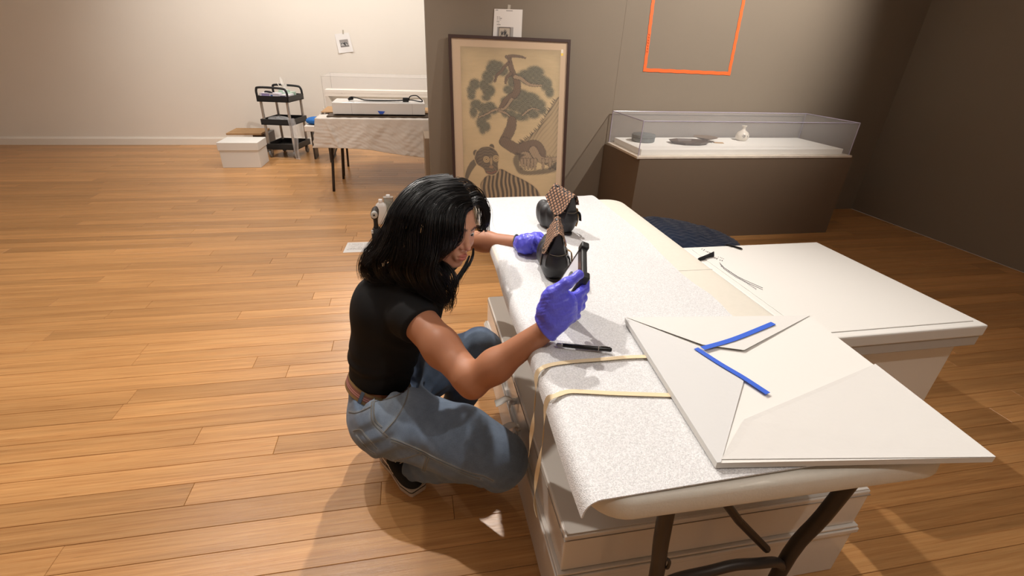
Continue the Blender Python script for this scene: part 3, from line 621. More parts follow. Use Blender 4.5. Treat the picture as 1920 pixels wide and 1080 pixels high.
# sheet x = (px-859)*1.03 , y = (py-88)*1.42/1.38 in the source's measure
# hill to the right
H = [q_(*p) for p in ((1052, 178), (1040, 188), (1028, 208), (1018, 224), (1010, 238), (998, 250), (985, 262), (975, 268), (990, 290), (1052, 325))]
dh = poly(ax_, ay_, S(H)); lay(dh, srgb(176, 152, 116), .8, 2)
st_ = np.clip(np.sin((ax_*.75+ay_*.55)*1.1+1.5*np.sin(ax_*.13))*1.3-.2, 0, 1)*np.exp(-np.maximum(-dh, 0)/11); lay(dh, K_ink, 1., 1.5) if False else None
A = A*(1-(np.clip(-dh, 0, 1)*(st_*.62+.42*np.exp(np.minimum(dh, 0)/4)))[:, None])
A = A*(1-.5*(np.clip(-dh, 0, 1)*(np.clip(np.sin(ax_*1.1-ay_*.5), 0, 1))*(ay_ > q_(0, 260)[1])*np.exp(-((ax_-165)/18)**2))[:, None])
for t in np.linspace(0, 1, 26):
    p = S(H)[int(5+t*36)]; lay(seg(ax_, ay_, [p, (p[0]-2.5-2*h2(t, 1.), p[1]-3.5)], [1.3, .3]), K_ink, .75, .8)
# foliage pads
pads = [(925,130,15,14),(915,145,12,14),(908,160,11,12),(943,133,11,10),(890,158,11,11),(884,170,9,12),(884,180,8,8),(916,170,13,13),(912,183,9,7),(926,120,12,8),(935,122,10,8),
 (987,142,17,12),(1003,136,18,13),(1012,150,16,12),(1024,158,12,14),(1030,172,9,12),(995,152,18,8),(975,145,12,9),(960,152,9,16),(953,168,10,9),
 (972,178,22,12),(992,186,22,14),(1008,196,16,12),(968,198,22,12),(950,190,12,10),(985,205,20,12),(1000,214,13,9),(958,214,12,9),(976,219,18,8),(1016,206,10,9),(948,212,8,9),
 (893,196,12,10),(905,202,14,10),(888,210,8,12),(918,200,12,10),(925,206,9,9),(909,216,13,10),(903,230,11,13),(905,243,7,9),(912,238,8,10)]
D = np.full(len(ax_), 1e9)
for (x, y, a, b) in pads:
    x, y = q_(x, y); k = np.hypot((ax_-x)/a, (ay_-y)/b); D = np.minimum(D, (k-1)*min(a, b))
ang = np.sin(ax_*2.2+np.sin(ay_*.8)*2.)*.9+np.sin(ay_*2.0+ax_*1.3)*.8
lay(D+ang*1.5+1.0*(h2(np.floor(ax_*1.6), np.floor(ay_*.9))-.5)*2, K_leaf, .80, 3.6); needles = np.clip(np.sin(ax_*1.7+ay_*.7+3*np.sin(ay_*.21+ax_*.1))*np.sin(ay_*1.5-ax_*.6+2*np.sin(ax_*.3))+.25*np.sin(ax_*.55)*np.sin(ay_*.6), 0, 1)
A = A*(1-(.85*needles*np.clip(-D/3, 0, 1))[:, None]); A = A*(1+(.16*np.clip(-D/3, 0, 1)*(h2(np.floor(ax_*1.1), np.floor(ay_*.6))-.5))[:, None])
# trunk and boughs
def bough(P, R, c=K_bark):
    P = S([q_(*p) for p in P]); d = seg(ax_, ay_, P, R)+.7*np.sin(ax_*1.2)*np.sin(ay_*1.1); lay(d-.9-.5*np.sin(ax_*2.9+ay_*1.7), K_ink, .9, 1); lay(d, c, .95, 1)
    A_ = np.clip(-d, 0, 1)*.6*np.clip(np.sin(ax_*1.8+2*np.sin(ay_*1.3))*np.sin(ay_*1.9), 0, 1); globals()['A'] = A*(1-A_[:, None])
bough([(955, 108), (957, 122), (962, 138), (968, 148), (970, 162), (966, 176), (952, 186), (943, 198), (938, 206)], [3, 4.5, 5, 6, 6.5, 6, 5, 4])
bough([(950, 107), (960, 105), (975, 106), (985, 109)], [2.5, 2.2, 1.6, .8]); bough([(953, 118), (945, 126), (940, 134), (932, 140), (928, 152)], [2.2, 2.4, 2, 1.5])
bough([(966, 144), (978, 148), (988, 156), (1000, 160), (1015, 160)], [3.5, 3, 2.2, 1.2], K_barkl); bough([(958, 138), (950, 146), (948, 156)], [3, 2.4, 1.4])
bough([(960, 186), (945, 204), (928, 206), (912, 214), (898, 220)], [2.6, 2.2, 1.6, 1], K_barkl); bough([(936, 208), (948, 212), (956, 218)], [2.2, 1.8, 1.2], K_barkl); bough([(980, 216), (996, 204), (1010, 206)], [1.6, 1.4, 1], K_barkl)
bough([(960, 226), (958, 240), (950, 256), (945, 266)], [8, 9, 9, 9]); bough([(946, 266), (958, 274), (972, 280), (990, 276), (1004, 274), (1014, 284), (1018, 292)], [9, 10, 10, 11, 11, 9, 5])
bough([(1000, 282), (1006, 292), (1016, 300), (1030, 300), (1042, 298)], [8, 7, 6, 5, 3], K_barkl); bough([(985, 296), (996, 306)], [12, 8], K_barkl)
for x in (979, 985, 991, 998, 1004, 1019, 1032): bough([(x, 300), (x-1, 316)], [3, 1.2], K_barkl)
b_ = [q_(*p) for p in ((968, 286), (962, 300), (966, 314), (975, 326), (1000, 328), (1040, 322), (1046, 306), (1040, 304), (1030, 314), (1010, 318), (988, 320), (975, 312), (976, 298), (985, 290))]
d = poly(ax_, ay_, S(b_)); lay(d+1.2*np.sin(ay_*2.2+ax_), K_ink, .72, 2)
# tiger
bx = [q_(*p) for p in ((908, 332), (900, 345), (903, 365), (915, 420), (990, 430), (1018, 400), (1016, 372), (1005, 352), (985, 338), (960, 326), (940, 316), (925, 320))]
d = poly(ax_, ay_, S(bx)); lay(d, srgb(170, 142, 104), .9, 1.5); body = np.clip(-d/1.2, 0, 1)
X0, Y0 = q_(925, 400); th_ = np.arctan2(ay_-Y0-40, ax_-X0-10); s_ = np.clip(np.sin((ax_-X0)*(.80-.0015*(ay_-230))+1.2*np.sin(ay_*.05+.8)+.7*np.sin(ay_*.16+ax_*.05)+.45*np.sin(ax_*.21))*2.2+.7, 0, 1)
A = A*(1-(.80*body*s_)[:, None]); lay(np.abs(d)-1.0, srgb(206, 178, 134), .8, 1); lay(np.abs(d+2.2)-.6, K_ink, .55, 1)
d2 = poly(ax_, ay_, S([q_(*p) for p in ((876, 315), (872, 330), (876, 338), (884, 322), (895, 306), (898, 296), (890, 298), (882, 304))])); lay(d2, K_ink, .8, 1.5)
hd = poly(ax_, ay_, S([q_(*p) for p in ((893, 284), (903, 276), (918, 275), (930, 282), (936, 294), (934, 308), (934, 320), (926, 328), (912, 326), (906, 316), (894, 308), (889, 296))]))
for e in ((892, 287, 5), (922, 276, 5)): x, y = q_(*e[:2]); lay(np.hypot(ax_-x, (ay_-y)*.8)-e[2], K_ink, .85, 1)
lay(hd, srgb(84, 70, 56), .92, 1.2); x, y = q_(916, 330); rr = np.hypot(ax_-x, (ay_-y)*.8); A = A+((np.clip(-hd, 0, 1)*np.clip(np.sin(rr*1.5+1.3*np.sin(ax_*.5))-.55, 0, 1)*.42)[:, None]*np.array(srgb(206, 176, 128)))
lay(np.abs(hd)-.8, srgb(206, 178, 134), .8, 1)
for e in ((912, 299), (930, 297)):
    x, y = q_(*e); r_ = np.hypot(ax_-x, ay_-y); lay(r_-6.2, srgb(202, 172, 124), .95, 1); lay(np.abs(r_-3.8)-.5, K_ink, .7, .8); lay(r_-1.4, K_ink, .9, .8)
x, y = q_(921, 302); lay(np.hypot((ax_-x)*1.6, (ay_-y)*.45)-3.5, srgb(190, 160, 118), .8, 1); x, y = q_(921, 313); lay(np.hypot(ax_-x, (ay_-y)*1.4)-4, srgb(160, 126, 92), .9, 1)
lay(seg(ax_, ay_, [q_(913, 322), q_(921, 325), q_(930, 321)], 1.1), srgb(150, 92, 70), .8, 1)
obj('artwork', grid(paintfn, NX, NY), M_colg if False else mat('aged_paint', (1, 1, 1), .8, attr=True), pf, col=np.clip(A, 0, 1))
obj('glazing', pbox(.021, .979, .0135, .9865, .0085, .0105), mat('picture_glass', (1, 1, 1), .02, alpha=.035, spec=.35), pf)
for dz, c in ((0, srgb(238, 226, 206)), (1, srgb(244, 208, 60))): obj('sticker', pbox(.925, .943, .048+dz*.018, .066+dz*.012, .0011, .0016), mat('sticker', c, .6), pf)
# ------------------------------------------------------------------ near folding table
TX0, TX1, TY0, TY1, TZ = .279, 1.035, .487, 2.225, .74
def rrect(x0, y0, x1, y1, r, n=8):
    P = []
    for cx, cy, a in ((x1-r, y0+r, -90), (x1-r, y1-r, 0), (x0+r, y1-r, 90), (x0+r, y0+r, 180)):
        P += [(cx+r*math.cos(math.radians(a+90*i/n)), cy+r*math.sin(math.radians(a+90*i/n))) for i in range(n+1)]
    return P
tbl = empty('folding_table', (.65, 1.35, 0), 'long white plastic folding table in the foreground covered with speckled foam', 'table')
rings = []; zs = [(.0, .694), (-.002, .70), (.0, .728), (.003, .736), (.010, .74)]
V = []; n = None
for ins, z in [(.03, .694)]+zs:
    P = rrect(TX0+ins, TY0+ins, TX1-ins, TY1-ins, .075-ins*.5); n = len(P); V += [(*p, z) for p in P]
k = len(V)//n; F = [tuple(range(n))[::-1], tuple(range((k-1)*n, k*n))]+[(a*n+i, a*n+(i+1) % n, (a+1)*n+(i+1) % n, (a+1)*n+i) for a in range(k-1) for i in range(n)]
obj('tabletop', (np.array(V), F), M_plastic, tbl, auto=50)
obj('centre_fold', box((TX0+.012, 1.355, .7395), (TX1-.004, 1.3565, .7404)), mat('fold_line', srgb(150, 144, 134), .8), tbl)
for Y, s in ((.58, 1), (2.13, -1)):
    obj('leg', tube([(.46, Y-.03*s, .70), (.485, Y-.015*s, .5), (.512, Y+.0*s, .34), (.53, Y+.0*s, .012)], .0165, 14, sm=4), M_metal, tbl, smooth=True)
    obj('leg', tube([(.90, Y-.03*s, .70), (.882, Y-.015*s, .5), (.862, Y+.0*s, .34), (.85, Y+.0*s, .012)], .0165, 14, sm=4), M_metal, tbl, smooth=True)
    obj('stretcher', tube([(.52, Y, .29), (.56, Y-.01*s, .335), (.63, Y-.02*s, .362), (.69, Y-.02*s, .37), (.75, Y-.02*s, .362), (.82, Y-.01*s, .335), (.86, Y, .29)], .012, 10, sm=6), M_metal, tbl, smooth=True)
    for x in (.53, .85): obj('foot_cap', lathe([(.02, 0), (.021, .02), (.0175, .03)], (x, Y, 0), 12), M_rubd, tbl)
obj('brace', tube([(.60, .60, .69), (.64, .60, .55), (.70, .60, .47), (.80, .59, .36)], .010, 8), M_metal, tbl)
obj('lock_clip', tube([(.508, .566, .43), (.518, .562, .422), (.519, .562, .40), (.514, .566, .395)], .004, 8, sm=4), M_metal, tbl)

tbl.rotation_euler.z = math.radians(-.5)
# speckled foam sheet
def foam_mat():
    m = mat('speckled_foam', srgb(224, 220, 216), .36, bump=(420, .0018)); nt = m.node_tree; N = nt.nodes; L = nt.links; b = N['Principled BSDF']
    tc = N.new('ShaderNodeTexCoord'); v = N.new('ShaderNodeTexVoronoi'); v.inputs['Scale'].default_value = 430; L.new(tc.outputs['Object'], v.inputs['Vector'])
    r = N.new('ShaderNodeMapRange'); r.inputs[1].default_value = 0; r.inputs[2].default_value = 1; r.inputs[3].default_value = .86; r.inputs[4].default_value = 1.2
    sp = N.new('ShaderNodeSeparateColor'); L.new(v.outputs['Color'], sp.inputs[0]); L.new(sp.outputs[0], r.inputs[0])
    s = N.new('ShaderNodeVectorMath'); s.operation = 'SCALE'; s.inputs[0].default_value = srgb(216, 216, 217); L.new(r.outputs[0], s.inputs['Scale']); L.new(s.outputs[0], b.inputs['Base Color'])
    b.inputs['Sheen Weight'].default_value = .15; return m
M_foam = foam_mat()
Rx = lambda y: np.interp(y, [.4, .55, .80, .95, 1.05, 1.10, 1.166, 1.24, 1.325, 1.5, 1.71, 2.207, 2.4], [.86, .86, .87, .88, .888, .897, .902, .892, .889, .90, .921, .914, .905])
def foamfn(u, v):
    y0 = .497+.012*u; y = y0+(2.315-y0)*v; L0 = .295; s = u*1.0; wd = .055
    x_r = Rx(y); tot = wd+(x_r-L0); a = u*tot
    wd = .058; tot = wd+(x_r-L0); a = u*tot; flat = np.clip(a-wd, 0, None); dr = np.clip(wd-a, 0, None)        # dr: length past the bend
    th = np.clip(dr/.032, 0, 1.40); ex = np.clip(dr-.032*1.40, 0, 1); x = L0+flat-.032*np.sin(th)-ex*.17; z = .7475-.032*(1-np.cos(th))-ex*.98
    z = z+.0018*np.sin(y*7+1)*np.sin(x*8)+.003*np.exp(-((a-tot)/.03)**2)*(.5+.5*np.sin(y*9))
    bk = np.clip((y-2.235)/.08, 0, 1); z = z-.018*bk**2
    x = x+np.where(dr > 0, .0035*np.sin(y*9), 0)+np.interp(y, [.5, 1, 1.6, 2.3], [-.006, 0, .013, .03])*(1-.9*np.clip(u*3, 0, 1))
    return x, y, z
m = grid(foamfn, 90, 150); V_ = m[0].copy(); V2 = V_.copy(); V2[:, 2] -= .0035; n_ = len(V_)
m = grid(foamfn, 90, 150, .003)
tag(obj('foam_sheet', m, M_foam, None, smooth=False, auto=60, loc=(.6, 1.4, .74), fix=True), 'large sheet of sparkling white foam laid along the near folding table', 'foam sheet')
FZ = .7515

# cream ties
def tie(label, pts_top, pts_hang, w=.0125):
    P = [atz(*p, FZ+.0006) for p in pts_top]; Hn = [np.array(atx(x, y, X)) for x, y, X in pts_hang]
    P = [np.array(p) for p in P]+Hn; n = len(P)
    def side(t, T):
        hang = t > (len(pts_top)-.5)/(n-1.); return np.cross(T, (0, 0, 1)) if not hang else np.array([.35*math.sin(t*38), 1, .1*math.sin(t*25)])
    sp = smooth_path(P, 8); T = np.gradient(sp, axis=0); T /= np.linalg.norm(T, axis=1)[:, None]; S_ = []
    k0 = len(pts_top)*8-8
    for i in range(len(sp)):
        f = min(1, max(0, (i-k0+6)/8.)); a = np.array([T[i][1], -T[i][0], 0]); a = a/(np.linalg.norm(a)+1e-9)
        if a[1] > 0: a = -a
        ph = (i-k0)*.22; b = np.array([.55*math.sin(ph), -math.cos(ph*.5) if False else -1, .15*math.sin(ph*1.3)]); q = a*(1-f)+b*f; q = q-T[i]*(q@T[i]); S_.append(q/np.linalg.norm(q))
    S_ = np.array(S_); N = np.cross(S_, T); th = .0009; A_ = sp+S_*w/2; B_ = sp-S_*w/2; V = np.stack([A_, B_, B_+N*th, A_+N*th], 1).reshape(-1, 3); n = len(sp)
    F = [(i*4+j, i*4+(j+1) % 4, i*4+4+(j+1) % 4, i*4+4+j) for i in range(n-1) for j in range(4)]+[(3, 2, 1, 0), tuple((n-1)*4+i for i in range(4))]
    tag(obj('cotton_tie', (V, F), M_cot, None, auto=40, loc=sp[k0], fix=True), label, 'tie')
tie('cream cotton tie over the foam nearer the pen, hanging off the table edge', [(1236, 668), (1180, 669), (1120, 674), (1070, 678), (1035, 683), (1016, 690)], [(1006, 702, .262), (1004, 730, .258), (1002, 765, .256), (999, 795, .254), (995, 820, .252), (991, 855, .250)])
tie('cream cotton tie over the foam nearer the camera, hanging lowest toward the floor', [(1290, 741), (1240, 740), (1150, 737), (1095, 734), (1065, 734), (1040, 742)], [(1025, 752, .262), (1020, 790, .258), (1017, 830, .256), (1010, 870, .254), (1004, 905, .252), (1002, 935, .250), (1006, 970, .248)])

# pen
a, b = atz(1043, 646, FZ+.006), atz(1147, 656, FZ+.006); pe = empty('stylus_pen', (a+b)/2, 'black stylus pen with a silver tip lying on the foam below the raised hand', 'pen')
L = lambda t: a+(b-a)*t
obj('barrel', tube([L(.12), L(.5), L(.98), L(1)], [.0052, .0056, .0056, .004], 14), mat('pen_black', srgb(22, 23, 26), .25), pe, smooth=True)
obj('tip', tube([L(0), L(.02), L(.09), L(.12)], [.002, .0048, .0046, .0052], 14), mat('pen_tip', srgb(150, 150, 152), .3, .6), pe, smooth=True)
obj('ring', tube([L(.755), L(.768)], .0059, 14), M_alu, pe); obj('clip', tube([L(.80)+(0, .001, .006), L(.88)+(0, .001, .0072), L(.97)+(0, .001, .006)], .0013, 6), mat('clip_steel', srgb(120, 120, 122), .25, .9), pe)

# white wrapped flat package with blue tape
A_, B_ = atz(1172, 594, .768), atz(1345, 866, .768); A_[2] = B_[2] = 0
dv = (B_-A_)/np.linalg.norm(B_-A_); C_ = B_+np.array([.515, .012+.0, 0]); D_ = A_+np.array([.515, -.038, 0])
B_ = B_+np.array([0, 0, 0.]); C_ = atz(1394, 865, .768)*1.; C_[2] = 0; dirn = (C_-B_)/np.linalg.norm(C_-B_); dA = atz(1394, 592, .768); dA[2] = 0; dA = (dA-A_)/np.linalg.norm(dA-A_); C_ = B_+dirn*.54; D_ = A_+dA*.54
pk = empty('wrapped_package', (A_+C_)/2+(0, 0, FZ), 'flat white wrapped package closed with blue tape at the near end of the table', 'package')
z0, z1 = FZ+.0006, FZ+.0135
obj('package_body', prism([A_[:2], B_[:2], C_[:2], D_[:2]], z0, z1), M_card, pk, fix=True)
Cn = atz(1312, 654, z1)[:2]; ctr = [(A_+B_+C_+D_)[0]/4, (A_+B_+C_+D_)[1]/4]; Cn2 = atz(1316, 650, z1)[:2]
M_wrap = mat('white_wrap', srgb(214, 212, 208), .75, bump=(25, .0015)); M_wrap2 = mat('white_wrap_cool', srgb(207, 207, 206), .75, bump=(60, .0006))
def flap(P, zl, name='flap', mt=None):
    P = [np.array(p) for p in P]; obj(name, hull4([p+(0, 0, -.0006) for p in P], P), mt or M_wrap2, pk, fix=True)
E3 = lambda p, z: np.array([p[0], p[1], z])
far_c = E3(atz(1446, 742, z1)[:2], z1)
flap([E3(A_, z1+.001), E3(B_, z1+.001), E3(B_+(.008, 0, 0), z1+.0012), E3(atz(1394, 715, z1)[:2], z1+.004), E3(Cn, z1+.004)], 0, mt=M_wrap2)
flap([E3(A_+(.004, 0, 0), z1+.0012), E3(Cn2, z1+.0065), E3(atz(1394, 660, z1)[:2], z1+.006), E3(D_, z1+.002)], 0, mt=M_wrap)
flap([E3(B_+(.012, .006, 0), z1+.0015), E3(C_, z1+.0015), E3(D_*.55+C_*.45, z1+.005), E3(atz(1394, 790, z1)[:2], z1+.0055)], 0, mt=M_wrap)
def tape_on(pts, w, z=None):
    P = [atz(x, y, z1+zz) for x, y, zz in pts]; return ribbon(P, w, .0006, side=(0, 0, 1), sm=4)
obj('tape_strip', tape_on([(1305, 653, .006), (1350, 682, .0062), (1394, 708, .0064), (1440, 738, .006)], .0145), M_blue, pk, fix=True)
obj('tape_strip', tape_on([(1317, 653, .0078), (1360, 641, .0072), (1394, 629, .007), (1450, 606, .006)], .0145), M_blue, pk, fix=True)

# low white crate on the floor under the table, with ribbon ties
px = .322
cr = empty('archival_crate', (.8, 1.3, 0), 'long low glossy white crate with lid standing on the floor under the near table', 'crate')
obj('crate_base', rbox((.315, .695, 0), (1.22, 1.96, .2), .004), M_gloss, cr); obj('ledge', rbox((.307, .688, .186), (1.228, 1.968, .203), .003), M_gloss, cr)
obj('ledge', rbox((.312, .692, .206), (1.223, 1.963, .214), .002), M_gloss, cr)
obj('crate_lid', rbox((.322, .701, .2145), (1.214, 1.954, .35), .004), M_gloss, cr); obj('lid_board', rbox((.326, .705, .3505), (1.21, 1.95, .354), .0015), mat('lid_matt', srgb(196, 190, 182), .35), cr)
obj('groove', box((.320, .699, .334), (1.216, 1.956, .3355)), mat('groove', srgb(150, 138, 124), .6), cr)
M_rib = mat('white_ribbon', srgb(232, 228, 220), .7)
for y, z, k in ((1.285, .30, 0), (1.20, .255, 1)):
    P = [(.321, y, z-.02), (.305, y, z-.004), (.285, y-.006, z+.004), (.262, y-.012, z-.004+.0*k), (.245, y-.012, z-.01)]
    obj('ribbon_tie', ribbon(P, .026, .0012, side=(.3, .3, 1), sm=5, wv=1.2), M_rib, cr, fix=True)
    P = [(.321, y+.0, z-.02), (.308, y+.012, z-.03), (.304, y+.02, z-.06), (.306, y+.016, z-.085)]
    obj('ribbon_tie', ribbon(P, .018, .0012, side=(1, 0, 0), sm=5), M_rib, cr, fix=True); obj('knot', nets(lambda Q: ell(Q, (.314, y, z-.018), (.012, .014, .012)), (.29, y-.03, z-.045), (.34, y+.03, z+.01), .003), M_rib, cr, smooth=True)

# ------------------------------------------------------------------ objects right of the table
wz = .62
q = [atz(1279, 464, wz), atz(1394, 545, wz)]; bx0 = float(q[0][0]); by1 = float(q[0][1])
wb = empty('portfolio_box', (bx0+.35, by1-.35, .5), 'flat white storage box with handwriting and black ties right of the near table', 'box')
obj('box_lid', rbox((bx0, by1-.78, wz-.045), (bx0+.72, by1, wz), .006), M_card, wb); obj('box_tray', rbox((bx0+.006, by1-.775, wz-.085), (bx0+.715, by1-.005, wz-.046), .003), mat('box_grey', srgb(190, 186, 180), .7), wb)
obj('lid_panel', rbox((bx0+.03, by1-.75, wz), (bx0+.69, by1-.03, wz+.003), .002), M_card, wb)
M_tie = mat('black_webbing', srgb(38, 38, 42), .8)
a, b, c = atz(1304, 481, wz+.004), atz(1340, 478, wz+.007), atz(1331, 476, wz+.012)
obj('webbing_tie', ribbon([(bx0-.002, by1-.15, wz-.04), (bx0-.004, by1-.15, wz-.003), (bx0+.012, by1-.148, wz+.006), (bx0+.05, by1-.13, wz+.008), (bx0+.075, by1-.125, wz+.014)], .026, .0015, side=(0, 1, .0), sm=5) if False else tube([(bx0+.001, by1-.15, wz-.04), (bx0-.004, by1-.15, wz-.004), (bx0+.014, by1-.148, wz+.0055), (bx0+.05, by1-.132, wz+.008), (bx0+.08, by1-.125, wz+.016)], .0016, 8, sm=6, flat=9.), M_tie, wb)
obj('webbing_tie', tube([(bx0+.235, by1+.003, wz-.04), (bx0+.235, by1+.004, wz-.002), (bx0+.245, by1-.02, wz+.006), (bx0+.262, by1-.06, wz+.010)], .0016, 8, sm=6, flat=9.), M_tie, wb)
def scribble(pts, r=.0011):
    return tube([atz(x, y, wz+.0036) for x, y in pts], r, 4, caps=True)
wr = []
def letters(x0, y0, dx, dy, n, hx, hy, seed):
    r_ = random.Random(seed)
    for i in range(n):
        cx, cy = x0+dx*i, y0+dy*i; k = r_.randint(3, 5); wr.append(scribble([(cx+hx*r_.uniform(-.6, .6)+dx*.25*r_.uniform(-1, 1), cy+hy*r_.uniform(-.7, .7)) for _ in range(k)]))
letters(1316, 467.5, 3.6, 1.5, 5, 2.0, 1.6, 1); letters(1336, 481, 4.4, 1.9, 5, 2.6, 2.2, 2); letters(1347, 481.5, 3.2, 1.3, 4, 1.3, 1.0, 3)
for o_ in (0, 4.6): wr.append(scribble([(1349+o_*.25, 494.5+o_*.55-2), (1358, 502+o_*.6), (1368, 509+o_*.6), (1380, 517+o_*.6), (1396, 525+o_*.6), (1430, 540+o_*.7)]))
for k in range(26): x = 1352+k*2.6; y = 495.5+(x-1350)*.66; wr.append(scribble([(x, y+.6), (x+.5, y+3.4)], .0009))
obj('handwriting', join(*wr), mat('pencil_ink', srgb(70, 66, 70), .7), wb)
sup = empty('display_plinth', (bx0+.37, by1-.4, 0), 'white block standing under the flat white storage box right of the table', 'plinth'); obj('plinth_body', rbox((bx0+.03, by1-.74, 0), (bx0+.69, by1-.03, wz-.086), .004), M_white, sup)
def blfn(P):
    d = sbox(P, (1.76, 2.70, .16), (.36, .27, .17), .10); d = smin(d, ell(P, (1.66, 2.74, .35), (.26, .22, .06)), .07); d = smin(d, ell(P, (1.86, 2.62, .31), (.26, .22, .05)), .06)
    u = P[:, 0]*1.0; v = P[:, 1]+.35*P[:, 2]; ph = np.sin(u*62)*1.2; qv = np.sin(v*170+ph*1.8)*.0036+nz(P, 7)*.013+nz(P, 18, 2)*.006
    fold = .012*np.exp(-((P[:, 2]-.23-.02*np.sin(P[:, 0]*9))/.012)**2)+.012*np.exp(-((P[:, 2]-.11-.02*np.sin(P[:, 0]*7))/.012)**2); return d+qv+fold
tag(obj('moving_blanket', nets(blfn, (1.35, 2.25, .002), (2.6, 3.1, .5), .009), mat('navy_quilt', srgb(44, 62, 92), .85, sheen=.3, bump=(240, .0008)), None, smooth=True, loc=(1.72, 2.68, 0)), 'folded navy blue quilted blanket between the table and the taupe plinth', 'blanket')

# ------------------------------------------------------------------ things on the floor behind
M_pb = mat('white_bottle', srgb(228, 226, 222), .35, sss=.0)
c = atz(717, 419, 0); bt = empty('bottle', c, 'white plastic bottle with white cap standing behind the cordless drill', 'bottle')
def sq(prof, c, sx, sy, seg=32, p=3.2):
    a = np.linspace(0, 2*np.pi, seg, endpoint=False); ca, sa = np.cos(a), np.sin(a); X = np.sign(ca)*np.abs(ca)**(2/p); Y = np.sign(sa)*np.abs(sa)**(2/p); V = []
    for r, z in prof: V += [(c[0]+x*r*sx, c[1]+y*r*sy, c[2]+z) for x, y in zip(X, Y)]
    n = len(prof); F = [(i*seg+j, i*seg+(j+1) % seg, (i+1)*seg+(j+1) % seg, (i+1)*seg+j) for i in range(n-1) for j in range(seg)]+[tuple(range(seg))[::-1], tuple(range((n-1)*seg, n*seg))]; return np.array(V), F
obj('bottle_body', sq([(.9, 0), (1, .006), (1, .155), (.85, .175), (.4, .192), (.36, .194)], c, .048, .03), M_pb, bt, auto=50); obj('cap', lathe([(.017, .192), (.018, .194), (.018, .215), (.016, .218)], c, 20), M_paper, bt, auto=50)
c = atz(731, 412, .0); c[1] -= .0; cn = empty('solvent_can', c, 'tall grey metal can with a small lid standing beside the white bottle', 'can')
M_can = mat('grey_tin', srgb(168, 166, 158), .35, .5, var=(20, .1)); obj('can_body', sq([(1, 0), (1, .205), (.97, .208)], c, .042, .026, p=5), M_can, cn, auto=40); obj('rim', sq([(1.04, .203), (1.04, .211), (.98, .211)], c, .042, .026, p=5), M_alu, cn, auto=40)
obj('screw_cap', lathe([(.018, .21), (.018, .228), (.015, .23)], c, 20), M_paper, cn, auto=50); obj('label_band', box(c+(-.0435, -.0275, .0), c+(-.034, .0, .07)), mat('yellow', srgb(226, 190, 40), .5), cn); obj('printed_label', box(c+(-.03, -.0275, .03), c+(.025, -.0255, .18)), mat('label_grey', srgb(146, 146, 136), .5, var=(90, .3)), cn)
c = atz(745, 430, 0); tag(obj('parts_tray', tray(.0, c[0]-.07, c[0]+.06, c[1]-.02, c[1]+.13, .035, .004), mat('clear_tub', srgb(220, 200, 160), .3, alpha=.6), None, loc=c), 'shallow translucent tray of small hardware beside the grey can', 'tray')
sc_m = [tube([c+(random.uniform(-.06, .05), random.uniform(-.01, .12), .014+random.uniform(0, .02)) for _ in range(1)]*1+[c+(random.uniform(-.06, .05), random.uniform(-.01, .12), .02)], .003, 6) for _ in range(0)]
hm = []
for _ in range(70):
    p = c+(random.uniform(-.06, .045), random.uniform(-.01, .12), random.uniform(.014, .04)); d = np.array([random.uniform(-1, 1), random.uniform(-1, 1), random.uniform(-.3, .3)])*.012; hm.append(tube([p, p+d], .003, 6))
hw = obj('hardware', join(*hm), mat('brass_bits', srgb(206, 176, 120), .35, .6, var=(60, .4)), None, loc=c); tag(hw, 'loose small brass screws and anchors filling the shallow tray', 'hardware', kind='stuff')
c = atz(741, 405, 0); tag(obj('cloth', nets(lambda P: ell(P, c+(.02, 0, .05), (.075, .05, .055))+nz(P, 60)*.01, c-(.1, .09, .01), c+(.13, .09, .13), .006), mat('maroon_cloth', srgb(84, 28, 46), .9), None, smooth=True, loc=c), 'small crumpled dark maroon cloth next to the grey can', 'cloth')
# drill
c = atz(708, 446, 0); dr = empty('cordless_drill', c, 'black and grey cordless drill standing upright on its battery on the wood floor', 'drill')
M_dg = mat('drill_grey', srgb(196, 196, 192), .4)
obj('battery', rbox(c+(-.04, -.05, 0), c+(.035, .055, .055), .006), M_black, dr, auto=40); obj('foot', hull4(c+np.array([(-.042, -.05, .0555), (.037, -.05, .0555), (.037, .05, .0555), (-.042, .05, .0555)]), c+np.array([(-.025, -.03, .09), (.02, -.03, .09), (.02, .025, .09), (-.025, .025, .09)])), M_black, dr, fix=True)
for s in (-1, 1): obj('latch', rbox(c+(-.0025+s*.030-.008, -.053, .056), c+(-.0025+s*.030+.008, -.03, .082), .003), M_dg, dr)
obj('grip', tube([c+(-.003, 0, .085), c+(-.003, .004, .13), c+(-.003, .0, .185)], [.021, .017, .021], 14, sm=4, flat=1.25), M_black, dr, smooth=True)
hc = c+(-.003, 0, .215)
obj('motor_housing', nets(lambda P: smin(cap(P, hc+(0, -.05, 0), hc+(0, .06, 0), .031, .028), sbox(P, hc+(0, 0, -.02), (.026, .05, .02), .01), .012), hc-(.06, .11, .07), hc+(.06, .12, .06), .003), M_black, dr, smooth=True)
obj('end_cap', nets(lambda P: np.maximum(cap(P, hc+(0, -.075, .004), hc+(0, -.05, .004), .027), plane(P, hc+(0, -.089, 0), (0, -1, 0))), hc-(.04, .12, .04), hc+(.04, -.0, .05), .003), M_dg, dr, smooth=True)
obj('vent', rot(lathe([(.007, -.001), (.007, .003)], (0, 0, 0), 12), math.pi/2, 'X'), M_black, dr)
bpy.data.objects['vent'].data.transform(Matrix.Translation(Vector((*(ORG[dr.name]*0+np.array([-.003, -.0895, .222])),)))) if False else None
for v in bpy.data.objects['vent'].data.vertices: v.co = Vector((v.co.x+ORG[dr.name][0]-.003, v.co.y+ORG[dr.name][1]-.0905, v.co.z+ORG[dr.name][2]+.222))
